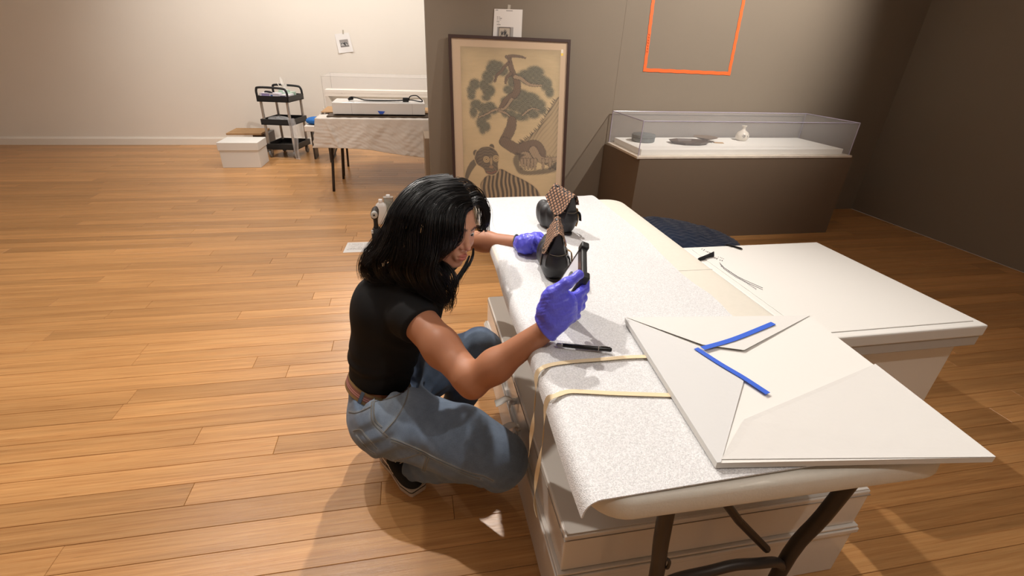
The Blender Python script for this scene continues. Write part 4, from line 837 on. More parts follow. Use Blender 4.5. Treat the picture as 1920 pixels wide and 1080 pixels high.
obj('chuck', rot(lathe([(.018, 0), (.018, .03), (.01, .045)], (0, 0, 0), 16), -math.pi/2, 'X'), M_black, dr)
for v in bpy.data.objects['chuck'].data.vertices: v.co = Vector((v.co.x+ORG[dr.name][0]-.003, v.co.y+ORG[dr.name][1]+.085, v.co.z+ORG[dr.name][2]+.215))
def cols_txt(u, v):
    C = W(u, srgb(234, 232, 230)); 
    for k in range(9): C[(np.abs(v-.18-k*.07) < .012) & (u > .18-.1*(k % 2 == 0)) & (u < .80+.1*h2(k*1., 2.)) & (h2(np.floor(u*60), k*1.) > .3)] = srgb(150, 146, 142)
    return C
c4 = [np.array([p[0], p[1], .0012]) for p in (atz(652, 455, 0), atz(701, 453.5, 0), atz(700, 472, 0), atz(643, 474, 0))]
paper_sheet('printed_sheet', c4, 'white printed sheet lying flat on the wood floor left of the hair', 'paper', cols_txt, nu=80, nv=60, curl=-.0005)

# ------------------------------------------------------------------ pair of ankle boots
M_lea = mat('black_leather', srgb(36, 36, 38), .38, spec=.5, bump=(300, .0003)); M_lea2 = mat('brown_worn_leather', srgb(84, 72, 60), .55)
def weave_mat():
    m = mat('woven_brown', srgb(150, 112, 84), .75); nt = m.node_tree; N = nt.nodes; L = nt.links; b = N['Principled BSDF']; tc = N.new('ShaderNodeTexCoord'); uv = tc.outputs['UV']
    def band(rz, sc):
        mp = N.new('ShaderNodeMapping'); mp.inputs['Rotation'].default_value = (0, 0, rz); L.new(uv, mp.inputs['Vector']); wv = N.new('ShaderNodeTexWave'); wv.inputs['Scale'].default_value = sc; wv.inputs['Distortion'].default_value = .6; wv.inputs['Detail Scale'].default_value = 2; L.new(mp.outputs[0], wv.inputs['Vector']); return wv.outputs['Fac']
    a, c = band(.95, 5.6), band(-.75, 5.6); mx = N.new('ShaderNodeMath'); mx.operation = 'MINIMUM'; L.new(a, mx.inputs[0]); L.new(c, mx.inputs[1])
    r = N.new('ShaderNodeValToRGB'); e = r.color_ramp.elements; e[0].position = .10; e[0].color = (*srgb(48, 42, 42), 1); e[1].position = .32; e[1].color = (*srgb(176, 134, 104), 1); L.new(mx.outputs[0], r.inputs[0])
    n = N.new('ShaderNodeTexNoise'); n.inputs['Scale'].default_value = 120; L.new(uv, n.inputs['Vector']); sv = N.new('ShaderNodeMapRange'); sv.inputs[3].default_value = .5; sv.inputs[4].default_value = 1.35; L.new(n.outputs['Fac'], sv.inputs[0])
    s = N.new('ShaderNodeVectorMath'); s.operation = 'SCALE'; L.new(r.outputs[0], s.inputs[0]); L.new(sv.outputs[0], s.inputs['Scale']); L.new(s.outputs[0], b.inputs['Base Color'])
    bp = N.new('ShaderNodeBump'); bp.inputs['Distance'].default_value = .0015; L.new(mx.outputs[0], bp.inputs['Height']); L.new(bp.outputs[0], b.inputs['Normal']); return m
M_weave = weave_mat()
def boot(label, base, yaw, flapside=1, spread=1.):
    c, s = math.cos(yaw), math.sin(yaw); R = np.array([[c, -s, 0], [s, c, 0], [0, 0, 1.]])   # columns: local x, y(toe), z
    def tf(V): return np.asarray(V, float)@R.T+np.array(base)
    r = empty('ankle_boot', base, label, 'boot', 'pair of museum boots on the foam')
    def f(P):
        d = ell(P, (0, .042, .040), (.041, .046, .050)); d = smin(d, ell(P, (-.004, .10, .044), (.047, .062, .052)), .04); d = smin(d, ell(P, (-.014, .148, .044), (.043, .052, .050)), .04)
        d = smin(d, ell(P, (-.020, .180, .070), (.018, .018, .026)), .03); d = smin(d, sbox(P, (0, .045, .065), (.029, .042, .03), .02), .02)
        d = smax(d, -P[:, 2]+.0012, .006)
        # shaft: a wedge narrowing to a flat ridge
        z = np.clip((P[:, 2]-.07)/.095, 0, 1); hw = .028*(1-z)+.006; ridge = .160+.14*np.clip(P[:, 1], 0, .13)
        q = np.maximum(np.abs(P[:, 0])-hw, np.abs(P[:, 1]-.058-.006*z)-(.054+.006*z)); q = np.maximum(q, P[:, 2]-ridge); q = np.maximum(q, .05-P[:, 2]); d = smin(d, q*.9, .010)
        d += .0022*np.sin(P[:, 1]*150+P[:, 0]*80+3*np.sin(P[:, 2]*40))*np.exp(-((P[:, 1]-.115)/.03)**2)*np.clip(P[:, 2]*30, 0, 1)*.9
        d += .0012*nz(P, 55); return d
    m = nets(f, (-.07, -.02, -.004), (.07, .215, .205), .0026); m = relax(m, 2); body = obj('boot_body', (tf(m[0]), m[1]), M_lea, r, smooth=True)
    # sole welt
    so = [(.036*math.cos(a)*(1+.12*math.sin(a))-.010*max(0, math.sin(a)), .095+.098*math.sin(a)) for a in np.linspace(0, 2*np.pi, 36, endpoint=False)]
    s_ = prism(so, .0, .005); obj('sole', (tf(s_[0]), s_[1]), mat('sole_dark', srgb(40, 34, 30), .7), r)
    # woven cuff flaps draped from the ridge over both sides
    for sd in (-1, 1):
        if sd == -1: edge_lo = [(-.006, .118), (.016, .090), (.040, .078), (.070, .086), (.105, .106), (.138, .128)]
        else: edge_lo = [(-.002, .122), (.03, .112), (.06, .108), (.09, .115), (.115, .13), (.13, .145)]
        lo_y = [p[0] for p in edge_lo]; lo_z = [p[1] for p in edge_lo]
        def fl(u, v, th=0):
            y0 = -.006+.132*u; rz = .165+.12*np.clip(y0, 0, .13); yl = lo_y[0]+(lo_y[-1]-lo_y[0])*u; zl = np.interp(yl, lo_y, lo_z)
            y = y0+(yl-y0)*v; z = rz+(zl-rz)*v; zz = np.clip((z-.07)/.095, 0, 1); x = sd*(.028*(1-zz)+.0095*np.clip(v*6, 0, 1)+.010*v*spread*(1 if sd < 0 else .4)+.0015*np.sin(u*9+v*4)*v)+sd*.0
            z = z+.0022*np.clip(1-v*8, 0, 1); return x, y, z
        g = grid(fl, 40, 24, .0022*(1 if sd == -1 else -1)); o = obj('woven_cuff', (tf(g[0]), g[1]), M_weave, r, auto=50, fix=True)
        uvl = o.data.uv_layers.new(name='UVMap'); loc = g[0]; idx = np.zeros(len(o.data.loops), 'i'); o.data.loops.foreach_get('vertex_index', idx); uvl.data.foreach_set('uv', np.stack([loc[idx, 1]*4.2, loc[idx, 2]*4.2+sd], 1).astype('f').ravel())
    # top stitch band round the ankle, straps and tabs
    bd = [(.031*math.cos(a)*1.06, .044+.05*math.sin(a)*1.02, .088) for a in np.linspace(0, 2*np.pi, 40, endpoint=False)]; bd.append(bd[0])
    t = tube(bd, .0035, 6, flat=.5); obj('ankle_band', (tf(t[0]), t[1]), M_lea, r, smooth=True)
    t = tube([(x*1.09, (y-.044)*1.07+.044, z+.006) for x, y, z in bd], .0007, 4); obj('stitching', (tf(t[0]), t[1]), mat('thread', srgb(150, 136, 116), .7), r)
    for P, w_, mt in (([(-.030, .020, .093), (-.041, .035, .090), (-.047, .062, .085), (-.043, .085, .092)], .012, M_lea2), ([(-.036, .062, .088), (-.046, .058, .075), (-.049, .050, .05), (-.050, .046, .034)], .011, M_lea2), ([(.033, .008, .088), (.040, .002, .078), (.044, .0, .052)], .012, M_lea), ([(.034, .028, .10), (.046, .03, .09), (.050, .026, .05), (.047, .03, .02)], .012, mat('tan_lining', srgb(182, 146, 96), .7))):
        g = ribbon(P, w_, .0018, side=(1, .2, 0), sm=5); obj('strap', (tf(g[0]), g[1]), mt, r, fix=True)
    return r
boot('black leather boot with woven brown cuff held by the far gloved hand, nearer the camera', atz(1040, 528, FZ), -math.radians(14))
boot('black leather boot with woven brown cuff standing alone behind the held one', atz(1069, 440, FZ), math.radians(20), spread=1.8)
# ------------------------------------------------------------------ the person
J = {k: atd(*v) for k, v in {
 'hip': (722, 762, 1.66), 'rhip': (738, 785, 1.60), 'lhip': (735, 735, 1.78), 'rknee': (936, 862, 1.47), 'rank': (772, 872, 1.70), 'lknee': (902, 652, 1.74), 'lank': (838, 800, 1.88),
 'waist': (712, 712, 1.66), 'belly': (722, 650, 1.62), 'chest': (738, 580, 1.57), 'upper': (770, 545, 1.55), 'neck0': (790, 515, 1.54), 'neck1': (822, 470, 1.52),
 'rsh': (776, 592, 1.44), 'relb': (886, 716, 1.27), 'rwri': (1026, 617, 1.185), 'lsh': (800, 510, 1.72), 'lelb': (868, 450, 1.90), 'lwri': (975, 457, 1.79)}.items()}
person = empty('person', (.0, 1.28, 0), 'crouching person in black t-shirt, blue jeans and blue gloves holding up a tablet', 'person')
HR = np.array([[-.7556, .6449, .1152], [-.6415, -.7640, .0691], [.1325, -.0217, .9909]])
def axrot(ax, an): return np.array(Matrix.Rotation(an, 3, Vector(ax)))
HR = axrot(_f, math.radians(7))@HR; HC_ = np.array([.1060, 1.4276, .9046])+np.array([-.004, 0, .002])
HRf = HR.astype('f')
def headf(P, hairless=True):
    q = (P-HC_.astype('f'))@HRf; x = q[:, 0]; ax = np.abs(x); s = q.copy(); s[:, 0] = ax
    d = ell(q, (0, -.014, .032), (.074, .096, .080)); d = smin(d, ell(q, (0, .026, -.022), (.060, .064, .082)), .03)
    d = smin(d, cap(s, (.050, -.002, -.062), (.012, .058, -.098), .018, .017), .022); d = smin(d, ell(q, (0, .064, -.100), (.020, .018, .016)), .016)
    d = smin(d, ell(s, (.036, .056, -.030), (.024, .024, .026)), .02); d = smin(d, cap(s, (.012, .083, .020), (.042, .070, .021), .008, .007), .014)
    d = smax(d, -ell(s, (.032, .096, .001), (.017, .016, .011)), .012)
    d = smin(d, ell(s, (.032, .0675, .000), (.0155, .0145, .0125)), .005)
    d = smin(d, cap(q, (0, .081, .010), (0, .099, -.030), .0065, .0095), .010); d = smin(d, ell(q, (0, .1005, -.036), (.0110, .0115, .0095)), .007)
    d = smin(d, ell(s, (.0125, .089, -.040), (.0070, .0090, .0070)), .006); d = smax(d, -ell(s, (.0062, .098, -.0475), (.0036, .0045, .0030)), .003)
    d = smin(d, ell(q, (0, .080, -.072), (.026, .014, .018)), .014)
    d = smin(d, ell(q, (0, .0905, -.0655), (.0200, .0085, .0050)), .0035); d = smin(d, ell(q, (0, .0890, -.0765), (.0175, .0090, .0062)), .0035)
    d = smax(d, -cap(s, (0, .0985, -.0708), (.019, .0865, -.0722), .0012), .0016)
    d = smax(d, -ell(s, (.0315, .0835, -.0012), (.0118, .008, .0022)), .002)
    d = smin(d, ell(s, (.075, -.008, -.008), (.008, .018, .031)), .006)
    return d
def jc(a, b, ra, rb): return lambda P: cap(P, J[a], J[b], ra, rb)
relb_b = J['relb']+_d*.010
wr_in = J['rwri']+(J['rwri']-J['relb'])*.08; lwr_in = J['lwri']+(J['lwri']-J['lelb'])*.15
def bodyf(P):
    d = headf(P)
    d = smin(d, cap(P, J['neck0'], J['neck1'], .060, .050), .03)
    t = smin(cap(P, J['belly'], J['chest'], .095, .105), cap(P, J['chest'], J['upper'], .105, .085), .04); t = smin(t, cap(P, J['waist'], J['belly'], .100, .095), .04)
    a = cap(P, J['rsh'], J['relb']+(J['rsh']-J['relb'])*.12, .058, .045); mid = J['rsh']*.5+J['relb']*.5; a = smin(a, ell(P, mid+_d*.004, (.050, .050, .062)), .03)
    a = smin(a, cap(P, J['relb']+(J['rsh']-J['relb'])*.05, relb_b, .042, .034), .02)
    fm = J['relb']*.68+J['rwri']*.32; a = smin(a, cap(P, J['relb'], fm, .042, .0415), .02); a = smin(a, cap(P, fm, wr_in, .0415, .0265), .03)
    l = cap(P, J['lsh'], J['lelb'], .050, .042); lm = J['lelb']*.6+J['lwri']*.4; l = smin(l, cap(P, J['lelb'], lm, .040, .038), .02); l = smin(l, cap(P, lm, lwr_in, .038, .026), .03)
    d = smin(d, t, .03); d = smin(d, a, .03); d = smin(d, l, .03); return d
allj = np.array([J[k] for k in ('waist', 'belly', 'chest', 'upper', 'rsh', 'relb', 'rwri', 'lsh', 'lelb', 'lwri')]); lo = allj.min(0)-.13; hi = np.maximum(allj.max(0)+.1, HC_+.14)
m = nets(bodyf, lo, hi, .0027)
m = relax(m, 1, .4)
q = (m[0]-HC_)@HR; s = q.copy(); s[:, 0] = np.abs(s[:, 0]); skin = np.tile(np.array(srgb(172, 118, 88)), (len(q), 1))
isface = np.clip((.16-_n(q))/.02, 0, 1)[:, None]; skin = skin*(1-isface)+np.array(srgb(214, 160, 130))*isface
def blot(d, c, k, soft=.004):
    global skin
    w_ = np.clip(.5-d/soft, 0, 1)[:, None]*k; skin = skin*(1-w_)+np.array(c)*w_
blot(np.minimum(ell(q, (0, .0955, -.0655), (.0205, .014, .0050)), ell(q, (0, .094, -.0765), (.0185, .014, .0062))), srgb(196, 112, 100), .85, .002)
blot(ell(s, (.038, .075, -.03), (.022, .03, .02)), srgb(214, 140, 112), .45, .02); blot(ell(q, (0, .104, -.038), (.014, .014, .010)), srgb(212, 140, 116), .5, .01)
brow = cap(s.astype('f'), (.012, .094, .0185), (.030, .090, .0245), .0026, .0034); brow = np.minimum(brow, cap(s.astype('f'), (.030, .090, .0245), (.047, .074, .0190), .0034, .0014)); blot(brow-.002*(1+nz(s*1., 900)), srgb(54, 38, 32), .85, .003)
blot(cap(s.astype('f'), (.019, .086, -.0030), (.032, .0865, .0035), .0012), srgb(50, 34, 30), .9, .002); blot(cap(s.astype('f'), (.032, .0865, .0035), (.0455, .080, -.001), .0014), srgb(50, 34, 30), .9, .002)
blot(_n(q-np.array([.024, .098, .050]))-.0014, srgb(120, 74, 56), .8, .001)
elb = _n(m[0]-(J['relb']+(-_d)*.03+_r*.0))-.012
M_skin = mat('skin', (1, 1, 1), .5, attr=True, sss=.12, spec=.4, bump=(900, .0001))
obj('body', m, M_skin, person, smooth=True, col=skin)
# eyes
for sx in (-1, 1):
    c = HC_+HR@np.array([sx*.0318, .0705, -.0004]); fw = HR@np.array([.12, 1, -.22]); fw /= np.linalg.norm(fw)
    V, F = lathe([(0.0001, -.0122)]+[(.0122*math.cos(a), .0122*math.sin(a)) for a in np.linspace(-1.4, 1.4, 24)]+[(.0001, .0122)], (0, 0, 0), 24)
    u1 = np.cross(fw, [0, 0, 1.]); u1 /= np.linalg.norm(u1); B = np.array([u1, np.cross(fw, u1), fw]).T; zc = V[:, 2]/.0122
    cc = np.tile(np.array(srgb(226, 220, 214)), (len(V), 1)); cc[zc > .86] = srgb(46, 28, 20); cc[zc > .965] = srgb(8, 6, 6)
    obj('eye', (V@B.T+c, F), mat('eye', (1, 1, 1), .08, attr=True), person, smooth=True, col=cc)

# shirt
sh_n = J['relb']-J['rsh']; cut_p = J['rsh']+sh_n*.15; lcut = J['lsh']+(J['lelb']-J['lsh'])*.6
up = J['chest']-J['waist']; up = up/np.linalg.norm(up)
slv_e = J['rsh']+sh_n*.62
def shirtf(P):
    t = smin(cap(P, J['waist'], J['belly'], .106, .108), cap(P, J['belly'], J['chest'], .108, .128), .05)
    t = smin(t, cap(P, J['chest'], J['upper']-up*.0, .128, .108), .05); t = smin(t, ell(P, J['chest']+_r*.045+_d*.02, (.10, .10, .10)), .06)
    a = cap(P, J['rsh']-up*.005, slv_e, .066, .072); ca = plane(P, cut_p, sh_n); a = smax(a, ca, .006)
    l = smax(cap(P, J['lsh'], J['lelb'], .064, .066), plane(P, lcut, J['lelb']-J['lsh']), .006)
    sh = smin(cap(P, J['upper'], J['rsh'], .09, .066), cap(P, J['upper'], J['lsh'], .085, .066), .04)
    d = smin(t, sh, .04); d = smin(d, a, .028); d = smin(d, l, .03)
    hem = plane(P, J['waist']+up*.002, -(up+np.array([-.05, 0, -.02])))
    d = smax(d, hem, .008)
    d = smax(d, -cap(P, J['neck0']+up*.02, J['neck1'], .052, .062), .006)
    z = (P-J['waist'].astype('f'))@up.astype('f'); w_ = np.exp(-((z-.075)/.035)**2)
    d = d+.0035*np.sin(z*120+2.5*np.sin(P[:, 0]*14+P[:, 1]*9))*w_+.0018*nz(P, 30)+.003*np.sin((P@np.array([60, -30, 50], 'f'))+2*np.sin(P[:, 2]*22))*np.exp(-(_n(P-(J['rsh']-up*.07).astype('f'))/.07)**2)
    return d
m = nets(shirtf, lo-.03, hi+.02, .0045); m = relax(m, 1, .4)
M_shirt = mat('black_cotton', srgb(24, 24, 25), .85, spec=.3, bump=(700, .0002), sheen=.0)
shirt = obj('t_shirt', m, M_shirt, person, smooth=True)

# jeans
kn = J['rknee']; an = J['rank']; hp = J['rhip']; hem_dir = (an-kn)/np.linalg.norm(an-kn)
def jeansf(P):
    d = smin(cap(P, J['hip'], J['waist']-up*.02, .120, .104), cap(P, J['rhip'], J['lhip'], .118, .112), .05)
    d = smin(d, ell(P, J['hip']+_d*.035-_r*.002, (.112, .125, .105)), .05)
    top = plane(P, J['waist']-up*.041, up+np.array([.16, 0, 0.02])); _q = P-J['waist'].astype('f'); _q = _q-(_q@up.astype('f'))[:, None]*up.astype('f'); rad_ = _n(_q)
    th = smin(cap(P, hp, hp*.35+kn*.65-_d*.012, .118, .112), cap(P, hp*.35+kn*.65-_d*.012, kn, .112, .092), .03); th = smin(th, cap(P, hp+_d*.03+_r*.04, kn*.6+hp*.4+_d*.010, .085, .082), .04)
    shn = cap(P, kn+_d*.004, an, .072, .054); cut = plane(P, an-hem_dir*.015, hem_dir); shn = smax(shn, cut, .006)
    lt = cap(P, J['lhip'], J['lknee'], .105, .074); ls = smax(cap(P, J['lknee'], J['lank'], .070, .060), plane(P, J['lank'], J['lank']-J['lknee']), .006)
    d = smin(d, th, .045); d = smin(d, shn, .018); d = smin(d, lt, .04); d = smin(d, ls, .02)
    d = smax(d, np.minimum(top, .150-rad_), .006)
    # folds: hip crease, back of knee, drape along the thigh
    a = (P-hp.astype('f'))@(((kn-hp)/np.linalg.norm(kn-hp)).astype('f'))
    e1 = np.exp(-((a-.02)/.07)**2); d += .0050*np.sin(P@np.array([95, 20, -70], 'f')+2*np.sin(P[:, 2]*30))*e1
    e2 = np.exp(-(_n(P-(kn+_d*.055-_r*.02).astype('f'))/.055)**2); d += .0055*np.sin(P@np.array([60, 10, 150], 'f')+2*np.sin(P[:, 0]*40))*e2
    e3 = np.exp(-(_n(P-(an+(kn-an)*.15).astype('f'))/.07)**2); d += .0045*np.sin(P@np.array([140, 30, 60], 'f'))*e3
    d += .0034*nz(P, 22, 1)+.0014*nz(P, 60, 2); g_ = (P-hp.astype('f'))@np.array([.45, .1, -.9], 'f'); d += .0035*np.sin(g_*75+2*np.sin(a*14))*np.exp(-((a-.13)/.10)**2); return d
jj = np.array([J[k] for k in ('hip', 'rhip', 'lhip', 'rknee', 'rank', 'lknee', 'lank', 'waist')]); m = nets(jeansf, jj.min(0)-.15, jj.max(0)+.13, .0045); m = relax(m, 1, .4)
m[0][:, 2] = np.maximum(m[0][:, 2], .012)
P_ = m[0]; worn = np.clip(.5+.5*nz(P_, 9), 0, 1)*.35
kf = np.exp(-(_n(P_-(hp*.35+kn*.65-_d*.06))/.14)**2); pk_ = np.exp(-(_n(P_-atd(735, 745, 1.52))/.07)**2)
k_ = np.clip(worn+.45*kf+.75*pk_, 0, 1)[:, None]
jc_ = np.array(srgb(84, 102, 126))*(1-k_)+np.array(srgb(142, 160, 180))*k_
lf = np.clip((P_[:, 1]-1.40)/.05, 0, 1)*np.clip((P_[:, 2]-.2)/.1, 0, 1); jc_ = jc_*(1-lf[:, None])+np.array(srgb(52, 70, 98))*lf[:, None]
M_jean = mat('blue_denim', (1, 1, 1), .8, attr=True, bump=(900, .0005), var=(260, .10), sheen=.15)
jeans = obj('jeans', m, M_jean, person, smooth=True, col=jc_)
def tree(m):
    F = m[1]; T = np.concatenate([F[:, [0, 1, 2]], F[:, [0, 2, 3]]]) if isinstance(F, np.ndarray) else F; return BVHTree.FromPolygons([tuple(v) for v in m[0].tolist()], T.tolist())
jt = tree(m)
def drape(pts, off=.001, sm=5, bv=None):  # lay a path of picked points onto the cloth surface
    pp = smooth_path([(x, y, 0) for x, y in pts], sm)[:, :2]; out = []
    for x, y in pp:
        v = Vector(ray(x, y)).normalized(); h, n, i, dd = (bv or jt).ray_cast(Vector(CAMP), v)
        if h is not None and dd < 2.4:
            if n.dot(v) > 0: n = -n
            out.append(np.array(h)+np.array(n)*off)
    return np.array(out)
M_st = mat('denim_seam', srgb(120, 128, 134), .8); M_st2 = mat('seam_thread', srgb(166, 156, 136), .8)
def seam(pts, r=.0022, mt=None, name='seam', dbl=True, off=.0004):
    P = drape(pts, off)
    if len(P) < 3: return
    o_ = obj(name, tube(P, r, 6, flat=.6), mt or M_st, jeans_p, smooth=True)
    if dbl: Q = drape([(x+1.6, y-1.6) for x, y in pts], .0022); 
    if dbl and len(Q) > 2: obj('stitching', tube(Q, .00055, 4), M_st2, o_)
jeans_p = jeans; ORG[jeans.name] = ORG[jeans.name]
for pts in ([(733, 822), (760, 832), (790, 845), (815, 858), (845, 872), (875, 885), (905, 893), (925, 902)], [(733, 827), (760, 837), (790, 850), (815, 863), (845, 877), (875, 890), (900, 898)],
            [(698, 742), (696, 770), (698, 790), (712, 806), (727, 820)], [(702, 744), (700, 768), (703, 788), (716, 802)], [(764, 722), (765, 735), (757, 760), (742, 785), (727, 803), (719, 812)],
            [(700, 753), (720, 750), (740, 744), (760, 734)], [(654, 772), (668, 774), (684, 768), (696, 762)],
            [(662, 808), (676, 806), (684, 816), (698, 832), (707, 842)], [(668, 816), (676, 827), (690, 842), (702, 850)],
            [(740, 864), (765, 858), (790, 850)], [(800, 856), (796, 868), (792, 882)], [(804, 858), (800, 870), (796, 883)]):
    seam(pts)
from mathutils.kdtree import KDTree
_sp = [p for o_ in list(COL.objects) if o_.name.split('.')[0] == 'seam' for p in (np.array([v.co[:] for v in o_.data.vertices])+ORG[jeans.name])[::6]]
kd = KDTree(len(_sp)); [kd.insert(Vector(p), i) for i, p in enumerate(_sp)]; kd.balance()
_dv = np.array([kd.find(Vector(v.co)+Vector(ORG[jeans.name]))[2] for v in jeans.data.vertices]); k_ = (np.exp(-(_dv/.008)**2)*.45)[:, None]
jc2 = jc_*(1-k_)+np.array(srgb(158, 170, 182))*k_; jc2 *= (1+.10*nz(P_, 140, 3)+.07*nz(P_, 37, 5))[:, None]
_c = np.ones((len(jc2), 4), 'f'); _c[:, :3] = jc2; jeans.data.color_attributes['Col'].data.foreach_set('color', _c.ravel())
# belt and belt loop, bare strip of skin above
bc = J['waist']-up*.021
def ring(c, n, rr, cnt=64, bump_=None):
    n = n/np.linalg.norm(n); u = np.cross(n, [0, 1, 0]); u /= np.linalg.norm(u); v = np.cross(n, u); return np.array([c+rr*(math.cos(a)*u+math.sin(a)*v) for a in np.linspace(0, 2*np.pi, cnt)]), u, v
bn = up+np.array([.18, 0, .02]); bn /= np.linalg.norm(bn)
def beltm(rr, h0, h1, nn=96, rows=12):
    P, u, v = ring(bc, bn, rr, nn+1); V = []; 
    for k in range(rows+1): V.append(P+bn*(h0+(h1-h0)*k/rows))
    V = np.concatenate(V); F = [(k*(nn+1)+i, k*(nn+1)+i+1, (k+1)*(nn+1)+i+1, (k+1)*(nn+1)+i) for k in range(rows) for i in range(nn)]; return V, F
bv, bf = beltm(.1125, -.022, .022, rows=24); bv2 = beltm(.1095, -.022, .022, rows=24)[0]; n_ = len(bv); t_ = np.repeat(np.arange(25)/24., 97); bcx = np.tile(np.array(srgb(150, 124, 84)), (n_, 1))
bcx[(t_ > .22) & (t_ < .80)] = srgb(140, 96, 84); 
for c0_ in (.40, .58): bcx[np.abs(t_-c0_) < .045] = srgb(206, 150, 146)
obj('belt', (np.vstack([bv, bv2]), bf+[tuple(n_+i for i in f[::-1]) for f in bf]), mat('striped_webbing', (1, 1, 1), .8, attr=True, bump=(500, .0006)), person, smooth=True, col=np.vstack([bcx, bcx]))
obj('waist_skin', (lambda t: t)(nets(lambda P: np.maximum(cap(P, J['waist']-up*.08, J['waist']+up*.04, .1035, .1035), plane(P, J['waist']+up*.03, up)), bc-.15, bc+.15, .006)), M_skin if False else mat('skin_plain', srgb(190, 136, 104), .5), person, smooth=True) if False else None
P = drape([(697, 728), (698, 738), (699, 748)], .003); 
for q2 in ((697, 742),):
    h = bc+ (np.array(atd(699, 738, 1.55))-bc); 
blt = []
vv = atd(698, 738, 1.6)-bc; vv = vv-bn*(vv@bn); vv /= np.linalg.norm(vv)
# loop placed on the belt where it faces the viewer's left hip
dirc = -_f*.86-_r*.15; dirc = dirc-bn*(dirc@bn); dirc /= np.linalg.norm(dirc); lp = bc+dirc*.1135
sidev = np.cross(bn, dirc); obj('belt_loop', hull4([lp+sidev*.006-bn*.026, lp-sidev*.006-bn*.026, lp-sidev*.006+bn*.022, lp+sidev*.006+bn*.022], [p+dirc*.003 for p in (lp+sidev*.006-bn*.026, lp-sidev*.006-bn*.026, lp-sidev*.006+bn*.022, lp+sidev*.006+bn*.022)]), mat('denim_loop', srgb(92, 112, 136), .8), person, fix=True)

# shoes
def shoe(name, heel, toe, zoff=0):
    heel = np.array(heel, float); toe = np.array(toe, float); L_ = np.linalg.norm((toe-heel)[:2]); fw = (toe-heel); fw[2] = 0; fw /= np.linalg.norm(fw); lt = np.cross([0, 0, 1.], fw)
    Rr = np.array([lt, fw, [0, 0, 1.]]).T.astype('f'); c = heel.astype('f')
    def up_(P):
        q = (P-c)@Rr; k = L_/.255; q = q/k
        d = ell(q, (0, .05, .050), (.036, .055, .045)); d = smin(d, ell(q, (0, .125, .040), (.042, .075, .040)), .03); d = smin(d, ell(q, (.002, .195, .034), (.043, .055, .034)), .03)
        d = smin(d, cap(q, (0, .045, .06), (0, .035, .105), .036, .038), .03); d = smax(d, -cap(q, (0, .04, .09), (0, .02, .16), .030, .034), .006); return smax(d, .026-q[:, 2], .004)*k
    def sole(P):
        q = (P-c)@Rr; k = L_/.255; q = q/k; w_ = np.interp(q[:, 1], [-.01, .03, .10, .19, .25], [.032, .038, .037, .048, .036]); e = np.maximum(np.abs(q[:, 0]-.002)-w_+.010, 0); g = np.maximum(np.abs(q[:, 1]-.122)-.120, 0)
        return np.maximum(np.sqrt(e**2+g**2)-.012, np.abs(q[:, 2]-.016)-.0155)*k
    mid = (heel+toe)/2; bl_, bh_ = mid-np.array([.19, .19, 0])-(0, 0, heel[2]*0+.02), mid+np.array([.19, .19, .20])
    m = nets(up_, bl_, bh_, .003); q = ((m[0]-c)@Rr)/(L_/.255); cc = np.tile(np.array(srgb(24, 24, 26)), (len(q), 1))
    cc[(q[:, 1] < .075) & (q[:, 2] < .088)] = srgb(128, 108, 98); s_ = np.abs(q[:, 2]-.052-.016*np.sin(q[:, 1]*30+.6)) < .0045; cc[s_ & (q[:, 1] < .13) & (np.abs(q[:, 0]) > .02)] = srgb(226, 214, 200)
    u_ = obj(name, m, mat('shoe_canvas', (1, 1, 1), .8, attr=True), person, smooth=True, col=cc)
    m = nets(sole, bl_, bh_, .003); q = ((m[0]-c)@Rr)/(L_/.255); cc = np.tile(np.array(srgb(196, 180, 162)), (len(q), 1)); cc[(np.abs(q[:, 2]-.0255) < .0022)] = srgb(30, 28, 30)
    obj('rubber_sole', m, mat('shoe_rubber', (1, 1, 1), .6, attr=True), u_, smooth=True, col=cc)
    T = lambda p: c+(np.array(p)*(L_/.255))@Rr.T.astype(float)
    for i, yy in enumerate((.098, .115, .132, .149)):
        zt_ = .088-.28*(yy-.098); obj('lace', tube([T((-.020, yy, zt_-.007)), T((0, yy+.004*(-1)**i, zt_+.002)), T((.020, yy, zt_-.007))], .0028, 6, sm=4, flat=.5), mat('lace', srgb(222, 206, 186), .8), u_, smooth=True)
    return u_
shoe('shoe', atz(724, 868, 0)+(0, .03, 0), atz(786, 926, 0))
shoe('shoe', J['lank']*(1, 1, 0)+(-.04, .0, 0), J['lank']*(1, 1, 0)+(.19, -.03, 0))
